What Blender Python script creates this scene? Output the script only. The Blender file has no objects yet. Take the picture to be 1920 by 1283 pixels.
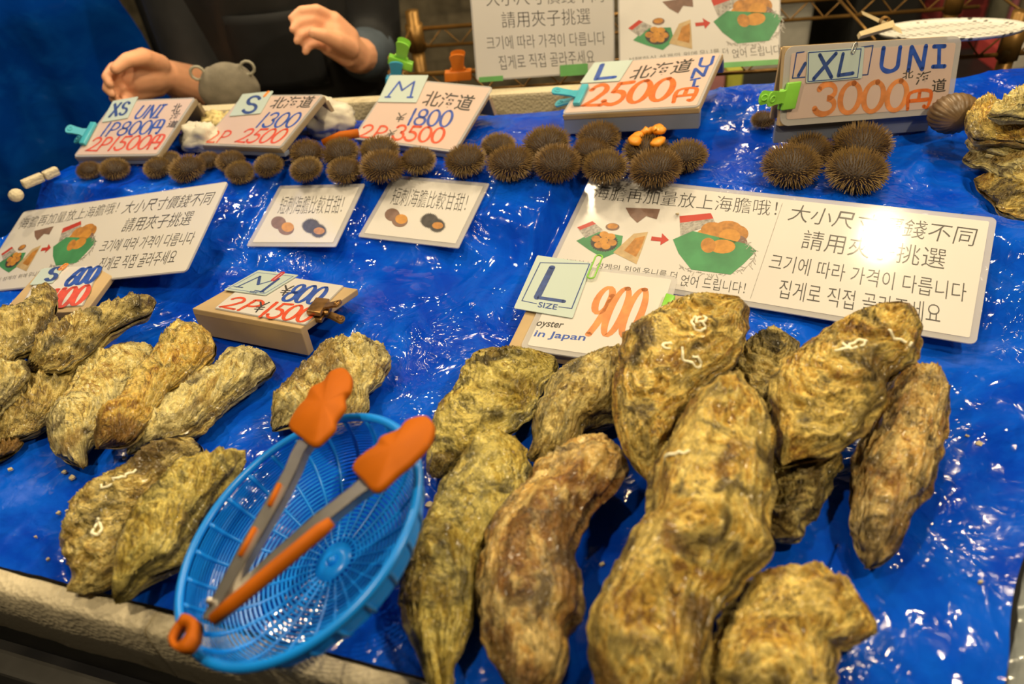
import bpy, bmesh, math, random
import numpy as np
from mathutils import Vector, Matrix, noise

R = math.radians
scene = bpy.context.scene
COL = scene.collection

# ------------------------------------------------------------------ camera, world, lights, exposure
FPX, CX, CY = 1500.0, 960.0, 641.5
PITCH = R(40)
ROLL = R(6.0)
T = 0.90                      # height of the stall's display surface
CAMH = T + 0.51
cd = bpy.data.cameras.new('camera')
cam = bpy.data.objects.new('camera', cd); COL.objects.link(cam)
cam.location = (0, 0, CAMH)
cam.rotation_euler = (Matrix.Rotation(R(90) - PITCH, 3, 'X') @ Matrix.Rotation(-ROLL, 3, 'Z')).to_euler()
cd.sensor_width = 36.0
cd.lens = 36.0 * FPX / 1920.0
cd.clip_start = 0.02
cd.dof.use_dof = True
cd.dof.focus_distance = 0.80
cd.dof.aperture_fstop = 4.2
scene.camera = cam

world = bpy.data.worlds.new('market_air'); scene.world = world
world.use_nodes = True
bgn = world.node_tree.nodes['Background']
bgn.inputs[0].default_value = (1.0, 0.84, 0.62, 1)
bgn.inputs[1].default_value = 0.045

def bulb(x, y, z, watts, rad=0.045, col=(1.0, 0.80, 0.50)):
    l = bpy.data.lights.new('stall_bulb', 'POINT')
    l.energy = watts; l.shadow_soft_size = rad; l.color = col
    o = bpy.data.objects.new('stall_bulb', l); COL.objects.link(o)
    o.location = (x, y, T + z)
for bx, by, bz, bw in ((-0.75, 1.42, 0.95, 10), (-0.10, 1.46, 0.98, 12), (0.58, 1.40, 0.98, 12),
                       (-0.48, 0.92, 0.98, 13), (0.494, 1.06, 1.00, 13), (0.92, 0.70, 1.00, 10),
                       (-0.42, 0.20, 1.00, 18), (0.66, 0.16, 1.00, 22)):
    bulb(bx, by, bz, bw * 1.05, 0.026)
bulb(0.95, 2.1, 1.3, 8, 0.08)

vs = scene.view_settings
vs.view_transform = 'Standard'; vs.look = 'None'; vs.gamma = 1.0
vs.exposure = 0.12
vs.use_curve_mapping = False

# ------------------------------------------------------------------ pixel <-> world
_u, _x = Vector((0, math.sin(PITCH), math.cos(PITCH))), Vector((1, 0, 0))
UPV = _u * math.cos(ROLL) + _x * math.sin(ROLL)
RGT = _x * math.cos(ROLL) - _u * math.sin(ROLL)
FWD = Vector((0, math.cos(PITCH), -math.sin(PITCH)))
CAM = Vector((0, 0, CAMH))
def ray(px, py):
    return FWD + RGT * ((px - CX) / FPX) + UPV * ((CY - py) / FPX)
def at(px, py, z=0.0):                 # point on the level plane z above the display
    d = ray(px, py); k = (T + z - CAMH) / d.z
    return CAM + d * k
def atY(px, py, y):                    # point at the depth y
    d = ray(px, py); return CAM + d * (y / d.y)
def proj(p):
    v = Vector(p) - CAM; zc = v.dot(FWD)
    return (CX + FPX * v.dot(RGT) / zc, CY - FPX * v.dot(UPV) / zc)
def depth(p): return (Vector(p) - CAM).dot(FWD)
def sstep(a, b, x):
    t = min(1.0, max(0.0, (x - a) / (b - a))); return t * t * (3 - 2 * t)

# ------------------------------------------------------------------ objects, labels, materials
def tag(o, label=None, cat=None, group=None, kind=None):
    if label: o['label'] = label
    if cat: o['category'] = cat
    if group: o['group'] = group
    if kind: o['kind'] = kind
    return o
def thing(name, label, cat, loc=(0, 0, 0), group=None):
    o = bpy.data.objects.new(name, None); COL.objects.link(o)
    o.location = loc; o.empty_display_size = 0.02
    return tag(o, label, cat, group)
def mesh(name, verts, faces, mat, parent=None, smooth=True, uv=None):
    """one mesh object from world-space points (kept relative to its parent's origin)"""
    me = bpy.data.meshes.new(name)
    if parent is not None:
        top = parent; off = Vector((0, 0, 0))
        while top is not None:
            off += Vector(top.location); top = top.parent
    else:
        c = np.mean(np.array([tuple(v) for v in verts]), axis=0)
        zmin = min(v[2] for v in verts)
        off = Vector((c[0], c[1], zmin))
    me.from_pydata([tuple(Vector(v) - off) for v in verts], [], faces)
    if smooth:
        me.polygons.foreach_set('use_smooth', [True] * len(me.polygons))
    if uv is not None:
        ul = me.uv_layers.new(name='growth')
        idx = np.empty(len(me.loops), dtype=np.int32); me.loops.foreach_get('vertex_index', idx)
        ul.data.foreach_set('uv', np.array(uv, dtype=np.float32)[idx].ravel())
    me.materials.append(mat); me.update()
    o = bpy.data.objects.new(name, me); COL.objects.link(o)
    if parent is not None: o.parent = parent
    else: o.location = off
    return o
class MB:
    """collects shapes for one mesh"""
    def __init__(s): s.v = []; s.f = []
    def add(s, v, f):
        b = len(s.v); s.v += [Vector(x) for x in v]; s.f += [tuple(i + b for i in q) for q in f]; return s
    def box(s, o, a, b, c):            # corner o, edge vectors a, b, c
        o, a, b, c = map(Vector, (o, a, b, c))
        if a.cross(b).dot(c) < 0: a, b = b, a
        v = [o, o + a, o + a + b, o + b]; v += [p + c for p in v]
        return s.add(v, [(3, 2, 1, 0), (4, 5, 6, 7), (0, 1, 5, 4), (1, 2, 6, 5), (2, 3, 7, 6), (3, 0, 4, 7)])
    def rbox(s, o, a, b, c, r):        # the same with bevelled edges
        bm = bmesh.new(); t = MB().box(o, a, b, c)
        vv = [bm.verts.new(x) for x in t.v]
        for q in t.f: bm.faces.new([vv[i] for i in q])
        bmesh.ops.bevel(bm, geom=list(bm.edges), offset=r, segments=2, profile=0.6, affect='EDGES')
        bm.verts.index_update()
        s.add([x.co.copy() for x in bm.verts], [tuple(x.index for x in f.verts) for f in bm.faces]); bm.free(); return s
    def tube(s, pts, rad, n=10, closed=False, cap=True, flat=1.0, up=None):
        pts = [Vector(p) for p in pts]; m = len(pts)
        rad = [rad] * m if not hasattr(rad, '__len__') else rad
        b = len(s.v); side = None
        for i, p in enumerate(pts):
            if closed: d = pts[(i + 1) % m] - pts[i - 1]
            else: d = pts[min(i + 1, m - 1)] - pts[max(i - 1, 0)]
            d = d.normalized() if d.length > 1e-9 else Vector((0, 0, 1))
            if up is not None: side = d.cross(Vector(up))
            elif side is None: side = d.cross(Vector((0.13, 0.31, 0.94)))
            else: side = side - d * side.dot(d)
            if side.length < 1e-6: side = d.cross(Vector((1, 0.2, 0.1)))
            side = side.normalized(); nn = side.cross(d)
            for k in range(n):
                a = 2 * math.pi * k / n
                s.v.append(p + (side * math.cos(a) + nn * math.sin(a) * flat) * rad[i])
        for i in range(m if closed else m - 1):
            j = (i + 1) % m
            for k in range(n):
                l = (k + 1) % n
                s.f.append((b + i * n + k, b + i * n + l, b + j * n + l, b + j * n + k))
        if cap and not closed:
            s.f.append(tuple(b + k for k in range(n))[::-1]); s.f.append(tuple(b + (m - 1) * n + k for k in range(n)))
        return s
    def prism(s, poly, axis):          # planar outline pushed along axis
        poly = [Vector(p) for p in poly]; n = len(poly); axis = Vector(axis)
        v = poly + [p + axis for p in poly]
        return s.add(v, [tuple(range(n))[::-1], tuple(range(n, 2 * n))] + [(i, (i + 1) % n, (i + 1) % n + n, i + n) for i in range(n)])
    def ball(s, c, rx, ry=None, rz=None, nu=16, nv=10, M=None):
        ry = ry or rx; rz = rz or rx; c = Vector(c); v = []; f = []
        for j in range(nv + 1):
            th = math.pi * j / nv
            for i in range(nu):
                ph = 2 * math.pi * i / nu
                p = Vector((rx * math.sin(th) * math.cos(ph), ry * math.sin(th) * math.sin(ph), rz * math.cos(th)))
                v.append(c + (M @ p if M else p))
        for j in range(nv):
            for i in range(nu):
                k = (i + 1) % nu
                f.append((j * nu + i, (j + 1) * nu + i, (j + 1) * nu + k, j * nu + k))
        return s.add(v, f)
    def build(s, name, mat, parent=None, smooth=False):
        return mesh(name, s.v, s.f, mat, parent, smooth)

def nt_new(name):
    m = bpy.data.materials.new(name); m.use_nodes = True
    nt = m.node_tree; return m, nt, nt.nodes['Principled BSDF']
def node(nt, t, **kw):
    n = nt.nodes.new(t)
    for k, v in kw.items():
        if k.startswith('i_'): n.inputs[k[2:].replace('_', ' ')].default_value = v
        else: setattr(n, k, v)
    return n
def ramp(nt, fac, stops, interp='LINEAR'):
    r = nt.nodes.new('ShaderNodeValToRGB'); r.color_ramp.interpolation = interp
    e = r.color_ramp.elements
    while len(e) < len(stops): e.new(0.5)
    for i, (p, c) in enumerate(stops):
        e[i].position = p; e[i].color = tuple(c) + (1,) if len(c) == 3 else c
    nt.links.new(fac, r.inputs[0]); return r.outputs[0]
def mixc(nt, fac, a, b, mode='MIX'):
    m = nt.nodes.new('ShaderNodeMix'); m.data_type = 'RGBA'; m.blend_type = mode
    for sock, val in ((m.inputs[0], fac), (m.inputs[6], a), (m.inputs[7], b)):
        if hasattr(val, 'node'): nt.links.new(val, sock)
        elif isinstance(val, (int, float)): sock.default_value = val
        else: sock.default_value = tuple(val) + (1,) if len(val) == 3 else val
    return m.outputs[2]
def math_(nt, op, a, b=None):
    m = nt.nodes.new('ShaderNodeMath'); m.operation = op
    for sock, val in ((m.inputs[0], a), (m.inputs[1], b)):
        if val is None: continue
        if hasattr(val, 'node'): nt.links.new(val, sock)
        else: sock.default_value = val
    return m.outputs[0]
def bump(nt, bs, h, strength=0.3, dist=0.002, prev=None):
    b = nt.nodes.new('ShaderNodeBump'); b.inputs['Strength'].default_value = strength
    b.inputs['Distance'].default_value = dist
    nt.links.new(h, b.inputs['Height'])
    if prev is not None: nt.links.new(prev, b.inputs['Normal'])
    nt.links.new(b.outputs[0], bs.inputs['Normal']); return b.outputs[0]
MC = {}
def mat(name, col, rough=0.5, metal=0.0, var=0.12, scale=40, bmp=0.0, coat=0.0, crough=0.08, alpha=1.0, trans=0.0, sss=0.0, spec=0.5):
    if name in MC: return MC[name]
    m, nt, bs = nt_new(name)
    tc = node(nt, 'ShaderNodeTexCoord')
    nz = node(nt, 'ShaderNodeTexNoise', i_Scale=scale, i_Detail=4.0)
    nt.links.new(tc.outputs['Object'], nz.inputs['Vector'])
    c2 = tuple(x * (1 - var) for x in col); c1 = tuple(min(1, x * (1 + var * 0.6)) for x in col)
    nt.links.new(ramp(nt, nz.outputs[0], [(0.3, c2), (0.7, c1)]), bs.inputs['Base Color'])
    bs.inputs['Roughness'].default_value = rough; bs.inputs['Metallic'].default_value = metal
    bs.inputs['Coat Weight'].default_value = coat; bs.inputs['Coat Roughness'].default_value = crough
    bs.inputs['Alpha'].default_value = alpha; bs.inputs['Transmission Weight'].default_value = trans
    bs.inputs['Specular IOR Level'].default_value = spec
    if sss:
        bs.inputs['Subsurface Weight'].default_value = sss; bs.inputs['Subsurface Radius'].default_value = (0.01, 0.004, 0.002)
    if bmp: bump(nt, bs, nz.outputs[0], bmp, 0.002)
    MC[name] = m; return m

# ------------------------------------------------------------------ palette
WHITE_PAPER = mat('white_paper', (0.625, 0.60, 0.575), 0.55, var=0.04, scale=9, coat=0.9, crough=0.10)
PINK_PAPER = mat('pink_paper', (0.60, 0.455, 0.40), 0.55, var=0.05, scale=9, coat=0.9, crough=0.12)
MINT_PAPER = mat('pale_mint_paper', (0.482, 0.583, 0.556), 0.55, var=0.05, scale=9, coat=0.8, crough=0.12)
LAMINATE = mat('clear_laminate', (0.637, 0.622, 0.622), 0.12, var=0.05, scale=12, alpha=0.55, coat=0.6)
INK_BLACK = mat('black_print', (0.045, 0.042, 0.04), 0.5, coat=0.6, crough=0.12)
INK_BLUE = mat('blue_marker', (0.02, 0.08, 0.42), 0.45, var=0.35, scale=120, coat=0.6, crough=0.12)
INK_NAVY = mat('navy_marker', (0.03, 0.07, 0.26), 0.45, var=0.35, scale=120, coat=0.6, crough=0.12)
INK_ORANGE = mat('orange_marker', (0.675, 0.143, 0.022), 0.45, var=0.25, scale=120, coat=0.6, crough=0.12)
INK_LORANGE = mat('faded_orange_marker', (0.698, 0.247, 0.075), 0.45, var=0.3, scale=70, coat=0.6, crough=0.12)
INK_RED = mat('red_marker', (0.645, 0.075, 0.022), 0.45, var=0.2, scale=120, coat=0.6, crough=0.12)
PR_GREEN = mat('printed_green', (0.053, 0.247, 0.098), 0.5, var=0.25, coat=0.7)
PR_ORANGE = mat('printed_orange', (0.465, 0.203, 0.038), 0.5, var=0.35, scale=150, coat=0.7)
PR_ORANGE2 = mat('printed_bright_orange', (0.540, 0.247, 0.038), 0.5, var=0.2, scale=150, coat=0.7)
PR_DARK = mat('printed_dark', (0.045, 0.04, 0.04), 0.5, var=0.5, scale=200, coat=0.7)
PR_BROWN = mat('printed_brown', (0.195, 0.112, 0.083), 0.5, var=0.2, scale=120, coat=0.7)
PR_RED = mat('printed_red', (0.465, 0.038, 0.022), 0.5, var=0.1, coat=0.7)
PR_GREY = mat('printed_grey', (0.375, 0.352, 0.323), 0.5, var=0.5, scale=300, coat=0.7)
PR_TAN = mat('printed_tan', (0.495, 0.352, 0.180), 0.5, var=0.2, scale=100, coat=0.7)
WOOD = mat('pale_pine', (0.468, 0.335, 0.172), 0.6, var=0.18, scale=14, bmp=0.1)
WOOD_GREY = mat('weathered_pine', (0.312, 0.242, 0.156), 0.65, var=0.2, scale=14, bmp=0.1)
SHADED_WOOD = mat('blue_shaded_wood', (0.20, 0.23, 0.33), 0.5, var=0.25, scale=10)  # wood of the stands: shade and the sheet's blue reflection painted into the colour
BLACK_MET = mat('black_steel', (0.012, 0.012, 0.013), 0.45, var=0.3)
STEEL = mat('brushed_steel', (0.52, 0.49, 0.44), 0.36, 0.9, var=0.35, scale=25, bmp=0.05)
SILICONE = mat('orange_silicone', (0.50, 0.120, 0.000), 0.6, var=0.12, scale=30, bmp=0.04, spec=0.2)
SILICONE_D = mat('orange_grip_rubber', (0.47, 0.110, 0.000), 0.6, var=0.15, scale=30, spec=0.2)
BASKET_B = mat('light_blue_plastic', (0.005, 0.26, 0.90), 0.30, var=0.12, scale=15, sss=0.0, trans=0.0)
CLIP_CYAN = mat('cyan_plastic', (0.062, 0.406, 0.530), 0.3)
CLIP_LIME = mat('lime_plastic', (0.234, 0.593, 0.062), 0.3)
CLIP_ORANGE = mat('orange_plastic', (0.702, 0.195, 0.016), 0.3)
TAPE_G = mat('green_tape', (0.125, 0.374, 0.109), 0.45)
BRASS = mat('brass_wire', (0.26, 0.14, 0.035), 0.40, 0.6, var=0.3)
SKIN = mat('skin', (0.80, 0.40, 0.23), 0.5, var=0.12, scale=30, sss=0.15, bmp=0.05)
JACKET = mat('black_jacket_cloth', (0.008, 0.009, 0.011), 0.75, var=0.4, scale=25, bmp=0.3)
APRON = mat('charcoal_apron_cloth', (0.013, 0.013, 0.013), 0.6, var=0.4, scale=18, bmp=0.3)
CUFF = mat('slate_cuff_knit', (0.055, 0.075, 0.10), 0.8, var=0.2)
HAIR = mat('black_hair', (0.01, 0.009, 0.008), 0.5)

def tarp_material(name, base, light, dark_amt=0.0):
    m, nt, bs = nt_new(name)
    tc = node(nt, 'ShaderNodeTexCoord'); co = tc.outputs['Object']
    n1 = node(nt, 'ShaderNodeTexNoise', i_Scale=6.0, i_Detail=9.0, i_Roughness=0.62, i_Distortion=1.6)
    nt.links.new(co, n1.inputs['Vector'])
    nt.links.new(ramp(nt, n1.outputs[0], [(0.42, base), (0.60, light), (0.74, tuple(min(1, x * 1.15 + 0.05) for x in light))]), bs.inputs['Base Color'])
    bs.inputs['Roughness'].default_value = 0.45; bs.inputs['Specular IOR Level'].default_value = 0.0
    bs.inputs['Coat Weight'].default_value = 1.0; bs.inputs['Coat Roughness'].default_value = 0.06; bs.inputs['Coat IOR'].default_value = 1.42
    # crumpled film: sharp creases of several sizes over a fine crinkle, in patches
    w = node(nt, 'ShaderNodeTexNoise', i_Scale=8.0, i_Detail=3.0); nt.links.new(co, w.inputs['Vector'])
    wv = node(nt, 'ShaderNodeVectorMath', operation='MULTIPLY_ADD')
    nt.links.new(w.outputs['Color'], wv.inputs[0]); wv.inputs[1].default_value = (0.10, 0.10, 0.10); nt.links.new(co, wv.inputs[2])
    hs = []
    for sc, amp in ((15.0, 1.0), (38.0, 0.42), (100.0, 0.11)):
        v = node(nt, 'ShaderNodeTexNoise', i_Scale=sc, i_Detail=2.0, i_Roughness=0.4)
        nt.links.new(wv.outputs[0], v.inputs['Vector'])
        a_ = math_(nt, 'ABSOLUTE', math_(nt, 'SUBTRACT', v.outputs[0], 0.5))
        r_ = math_(nt, 'POWER', math_(nt, 'SUBTRACT', 1.0, math_(nt, 'MULTIPLY', a_, 4.0)), 3.0)
        hs.append(math_(nt, 'MULTIPLY', math_(nt, 'MAXIMUM', r_, 0.0), amp))
    h = math_(nt, 'ADD', math_(nt, 'ADD', hs[0], hs[1]), hs[2])
    z = node(nt, 'ShaderNodeTexNoise', i_Scale=4.4, i_Detail=2.0); nt.links.new(co, z.inputs['Vector'])
    zf = ramp(nt, z.outputs[0], [(0.40, (0.10,) * 3), (0.60, (1,) * 3)])
    h = math_(nt, 'MULTIPLY', h, zf)
    b = bump(nt, bs, h, 0.55, 0.0032)
    # flat crumple facets, each tilted its own way
    hf = None
    for sc, k in ((11.0, 0.16), (36.0, 0.20)):
        v = node(nt, 'ShaderNodeTexVoronoi', feature='F1', i_Scale=sc); nt.links.new(wv.outputs[0], v.inputs['Vector'])
        pos = node(nt, 'ShaderNodeVectorMath', operation='SUBTRACT'); nt.links.new(wv.outputs[0], pos.inputs[0]); nt.links.new(v.outputs['Position'], pos.inputs[1])
        cen = node(nt, 'ShaderNodeVectorMath', operation='SUBTRACT'); nt.links.new(v.outputs['Color'], cen.inputs[0]); cen.inputs[1].default_value = (0.5, 0.5, 0.5)
        dt = node(nt, 'ShaderNodeVectorMath', operation='DOT_PRODUCT'); nt.links.new(pos.outputs[0], dt.inputs[0]); nt.links.new(cen.outputs[0], dt.inputs[1])
        q = math_(nt, 'MULTIPLY', dt.outputs['Value'], k)
        hf = q if hf is None else math_(nt, 'ADD', hf, q)
    z2 = node(nt, 'ShaderNodeTexNoise', i_Scale=5.2, i_Detail=2.0); nt.links.new(co, z2.inputs['Vector'])
    hf = math_(nt, 'MULTIPLY', hf, ramp(nt, z2.outputs[0], [(0.42, (0.1,) * 3), (0.58, (1,) * 3)]))
    b = bump(nt, bs, hf, 1.0, 1.0, b)
    # hazier film in places
    z3 = node(nt, 'ShaderNodeTexNoise', i_Scale=9.0, i_Detail=6.0, i_Distortion=1.0); nt.links.new(co, z3.inputs['Vector'])
    nt.links.new(ramp(nt, z3.outputs[0], [(0.46, (0.05,) * 3), (0.64, (0.20,) * 3)]), bs.inputs['Coat Roughness'])
    nt.links.new(b, bs.inputs['Coat Normal'])
    return m
TARP = tarp_material('blue_plastic_sheet', (0.001, 0.045, 0.50), (0.003, 0.095, 0.68))
CURTAIN = tarp_material('dark_blue_tarpaulin', (0.001, 0.050, 0.36), (0.003, 0.085, 0.46))
CURTAIN.node_tree.nodes['Principled BSDF'].inputs['Coat Weight'].default_value = 0.10
for _n in CURTAIN.node_tree.nodes:
    if _n.type == 'BUMP': _n.inputs['Strength'].default_value = 0.2

def foam_material():
    m, nt, bs = nt_new('styrofoam')
    tc = node(nt, 'ShaderNodeTexCoord'); co = tc.outputs['Object']
    v = node(nt, 'ShaderNodeTexVoronoi', i_Scale=260.0); nt.links.new(co, v.inputs['Vector'])
    n = node(nt, 'ShaderNodeTexNoise', i_Scale=16.0, i_Detail=6.0); nt.links.new(co, n.inputs['Vector'])
    nt.links.new(ramp(nt, n.outputs[0], [(0.30, (0.30, 0.24, 0.13)), (0.42, (0.62, 0.54, 0.37))]), bs.inputs['Base Color'])
    bs.inputs['Roughness'].default_value = 0.75
    bump(nt, bs, v.outputs['Distance'], 0.5, 0.002); return m
FOAM = foam_material()

def wall_material():
    m, nt, bs = nt_new('rough_stone_blocks')
    tc = node(nt, 'ShaderNodeTexCoord'); mp = node(nt, 'ShaderNodeMapping')
    mp.inputs['Rotation'].default_value = (R(90), 0, 0)
    nt.links.new(tc.outputs['Object'], mp.inputs['Vector'])
    b = node(nt, 'ShaderNodeTexBrick', i_Scale=5.0)
    b.inputs['Color1'].default_value = (0.15, 0.12, 0.075, 1); b.inputs['Color2'].default_value = (0.11, 0.09, 0.055, 1)
    b.inputs['Mortar'].default_value = (0.07, 0.058, 0.038, 1); b.inputs['Mortar Size'].default_value = 0.03
    nt.links.new(mp.outputs[0], b.inputs['Vector'])
    n = node(nt, 'ShaderNodeTexNoise', i_Scale=14.0, i_Detail=6.0); nt.links.new(tc.outputs['Object'], n.inputs['Vector'])
    nt.links.new(mixc(nt, 0.55, b.outputs[0], ramp(nt, n.outputs[0], [(0.3, (0.07, 0.055, 0.03)), (0.7, (0.30, 0.25, 0.16))])), bs.inputs['Base Color'])
    bs.inputs['Roughness'].default_value = 0.8; bump(nt, bs, n.outputs[0], 0.6, 0.02); return m
def urchin_material(name, c0, c1, c2):
    m, nt, bs = nt_new(name)
    oi = node(nt, 'ShaderNodeObjectInfo'); tc = node(nt, 'ShaderNodeTexCoord')
    n = node(nt, 'ShaderNodeTexNoise', i_Scale=420.0, i_Detail=2.0); nt.links.new(tc.outputs['Object'], n.inputs['Vector'])
    c = ramp(nt, n.outputs[0], [(0.3, c0), (0.52, c1), (0.72, c2)])
    nt.links.new(mixc(nt, math_(nt, 'MULTIPLY', oi.outputs['Random'], 0.35), c, (0.13, 0.05, 0.02)), bs.inputs['Base Color'])
    bs.inputs['Roughness'].default_value = 0.45; return m
SPINES = urchin_material('urchin_spines', (0.085, 0.048, 0.012), (0.27, 0.17, 0.048), (0.56, 0.40, 0.18))
TEST = mat('urchin_test', (0.035, 0.018, 0.008), 0.6, var=0.4)
ROE = mat('orange_roe', (0.92, 0.33, 0.01), 0.35, var=0.25, scale=90, coat=0.5, bmp=0.3, sss=0.1)

OYM = {}
def oyster_material(style):
    if style in OYM: return OYM[style]
    pal = {  # dark crevice, brown, ochre, cream
        'gold':  ((0.034, 0.015, 0.002), (0.30, 0.125, 0.012), (0.72, 0.44, 0.060), (0.98, 0.75, 0.21)),
        'green': ((0.028, 0.020, 0.003), (0.25, 0.155, 0.015), (0.62, 0.45, 0.065), (0.90, 0.75, 0.21)),
        'rust':  ((0.036, 0.014, 0.003), (0.31, 0.115, 0.014), (0.68, 0.40, 0.085), (0.95, 0.71, 0.27)),
        'pale':  ((0.060, 0.034, 0.008), (0.46, 0.28, 0.050), (0.84, 0.66, 0.20), (0.98, 0.85, 0.38)),
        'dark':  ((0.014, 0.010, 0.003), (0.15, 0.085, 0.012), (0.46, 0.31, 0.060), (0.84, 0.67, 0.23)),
    }[style]
    m, nt, bs = nt_new('oyster_shell_' + style)
    tc = node(nt, 'ShaderNodeTexCoord'); co = tc.outputs['Object']; oi = node(nt, 'ShaderNodeObjectInfo')
    off = node(nt, 'ShaderNodeVectorMath', operation='ADD')
    cmb = node(nt, 'ShaderNodeCombineXYZ')
    nt.links.new(math_(nt, 'MULTIPLY', oi.outputs['Random'], 37.0), cmb.inputs[0])
    nt.links.new(co, off.inputs[0]); nt.links.new(cmb.outputs[0], off.inputs[1]); co2 = off.outputs[0]
    uvn = node(nt, 'ShaderNodeUVMap', uv_map='growth')
    big = node(nt, 'ShaderNodeTexNoise', i_Scale=30.0, i_Detail=6.0, i_Roughness=0.6, i_Distortion=0.8); nt.links.new(co2, big.inputs['Vector'])
    fine = node(nt, 'ShaderNodeTexNoise', i_Scale=130.0, i_Detail=6.0, i_Roughness=0.65, i_Distortion=1.5); nt.links.new(co2, fine.inputs['Vector'])
    # streaks that run along the growth lines
    smp = node(nt, 'ShaderNodeMapping'); smp.inputs['Scale'].default_value = (26.0, 7.0, 1.0)
    nt.links.new(uvn.outputs[0], smp.inputs['Vector'])
    sad = node(nt, 'ShaderNodeVectorMath', operation='ADD'); nt.links.new(smp.outputs[0], sad.inputs[0]); nt.links.new(cmb.outputs[0], sad.inputs[1])
    stk = node(nt, 'ShaderNodeTexNoise', i_Scale=1.0, i_Detail=4.0, i_Distortion=1.6); nt.links.new(sad.outputs[0], stk.inputs['Vector'])
    # growth bands, warped
    sep = node(nt, 'ShaderNodeSeparateXYZ'); nt.links.new(uvn.outputs[0], sep.inputs[0])
    ph = math_(nt, 'ADD', math_(nt, 'MULTIPLY', sep.outputs[0], 15.0), math_(nt, 'MULTIPLY', big.outputs[0], 5.0))
    ph = math_(nt, 'ADD', ph, math_(nt, 'MULTIPLY', fine.outputs[0], 1.0))
    band = math_(nt, 'FRACT', ph)
    fb = math_(nt, 'FRACT', math_(nt, 'MULTIPLY', ph, 3.0))
    # colour: cream and ochre patches, brown blotches, sparse dark crevices and broken dark growth lines
    t = math_(nt, 'ADD', math_(nt, 'MULTIPLY', big.outputs[0], 0.60), math_(nt, 'MULTIPLY', stk.outputs[0], 0.40))
    c = ramp(nt, t, [(0.40, pal[1]), (0.455, pal[2]), (0.48, pal[2]), (0.53, pal[3])])
    blot = node(nt, 'ShaderNodeTexNoise', i_Scale=13.0, i_Detail=4.0, i_Distortion=0.8); nt.links.new(co2, blot.inputs['Vector'])
    c = mixc(nt, ramp(nt, blot.outputs[0], [(0.53, (0,) * 3), (0.61, (0.9,) * 3)]), c, tuple(x * 0.72 for x in pal[1]))
    crm = node(nt, 'ShaderNodeTexNoise', i_Scale=22.0, i_Detail=4.0, i_Distortion=0.8); nt.links.new(co2, crm.inputs['Vector'])
    c = mixc(nt, ramp(nt, crm.outputs[0], [(0.54, (0,) * 3), (0.63, (0.8,) * 3)]), c, pal[3])
    line = ramp(nt, band, [(0.0, (0.95,) * 3), (0.10, (0.6,) * 3), (0.20, (0,) * 3), (0.95, (0,) * 3), (1.0, (0.95,) * 3)])
    brk = node(nt, 'ShaderNodeTexNoise', i_Scale=34.0, i_Detail=2.0); nt.links.new(co2, brk.inputs['Vector'])
    c = mixc(nt, math_(nt, 'MULTIPLY', line, ramp(nt, brk.outputs[0], [(0.42, (0.1,) * 3), (0.58, (0.9,) * 3)])), c, pal[0])
    crv = node(nt, 'ShaderNodeTexNoise', i_Scale=30.0, i_Detail=6.0, i_Distortion=0.9); nt.links.new(co2, crv.inputs['Vector'])
    c = mixc(nt, ramp(nt, crv.outputs[0], [(0.53, (0,) * 3), (0.66, (0.9,) * 3)]), c, pal[0])
    edge = math_(nt, 'ABSOLUTE', math_(nt, 'SUBTRACT', sep.outputs[1], 0.5))
    lay = node(nt, 'ShaderNodeTexNoise', i_Scale=1.0, i_Detail=3.0); lmp = node(nt, 'ShaderNodeMapping'); lmp.inputs['Scale'].default_value = (5.0, 46.0, 1.0)
    nt.links.new(uvn.outputs[0], lmp.inputs['Vector']); nt.links.new(lmp.outputs[0], lay.inputs['Vector'])
    em = math_(nt, 'MULTIPLY', ramp(nt, edge, [(0.36, (0,) * 3), (0.48, (1,) * 3)]), ramp(nt, lay.outputs[0], [(0.40, (0.95,) * 3), (0.58, (0.0,) * 3)]))
    c = mixc(nt, em, c, pal[0])
    hi = ramp(nt, fb, [(0.55, (0,) * 3), (0.85, (1,) * 3), (1.0, (0,) * 3)])
    c = mixc(nt, math_(nt, 'MULTIPLY', hi, math_(nt, 'MULTIPLY', brk.outputs[0], 0.5)), c, pal[3])
    c = mixc(nt, 1.0, c, ramp(nt, fine.outputs[0], [(0.36, (0.55,) * 3), (0.52, (1,) * 3)]), 'MULTIPLY')
    nt.links.new(c, bs.inputs['Base Color'])
    bs.inputs['Roughness'].default_value = 0.42
    bs.inputs['Coat Weight'].default_value = 0.22; bs.inputs['Coat Roughness'].default_value = 0.16
    h = math_(nt, 'ADD', math_(nt, 'MULTIPLY', band, 0.5), math_(nt, 'ADD', math_(nt, 'MULTIPLY', fb, 0.25), math_(nt, 'ADD', math_(nt, 'MULTIPLY', stk.outputs[0], 0.8), math_(nt, 'MULTIPLY', fine.outputs[0], 1.0))))
    bump(nt, bs, h, 0.8, 0.0028)
    OYM[style] = m; return m
WORM = mat('chalky_worm_tube', (0.95, 0.90, 0.66), 0.55, var=0.15, scale=60, bmp=0.1)

# ------------------------------------------------------------------ setting
def struct(name, mb, m, smooth=False):
    return tag(mb.build(name, m, None, smooth), kind='structure')
struct('floor', MB().box((-4, -2, -0.05), (8.5, 0, 0), (0, 7, 0), (0, 0, 0.05)), mat('dark_wet_concrete', (0.05, 0.047, 0.042), 0.6, var=0.3, scale=6))
struct('wall_back', MB().box((-4, 2.60, 0), (8.5, 0, 0), (0, 0.15, 0), (0, 0, 3.0)), wall_material())

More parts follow.
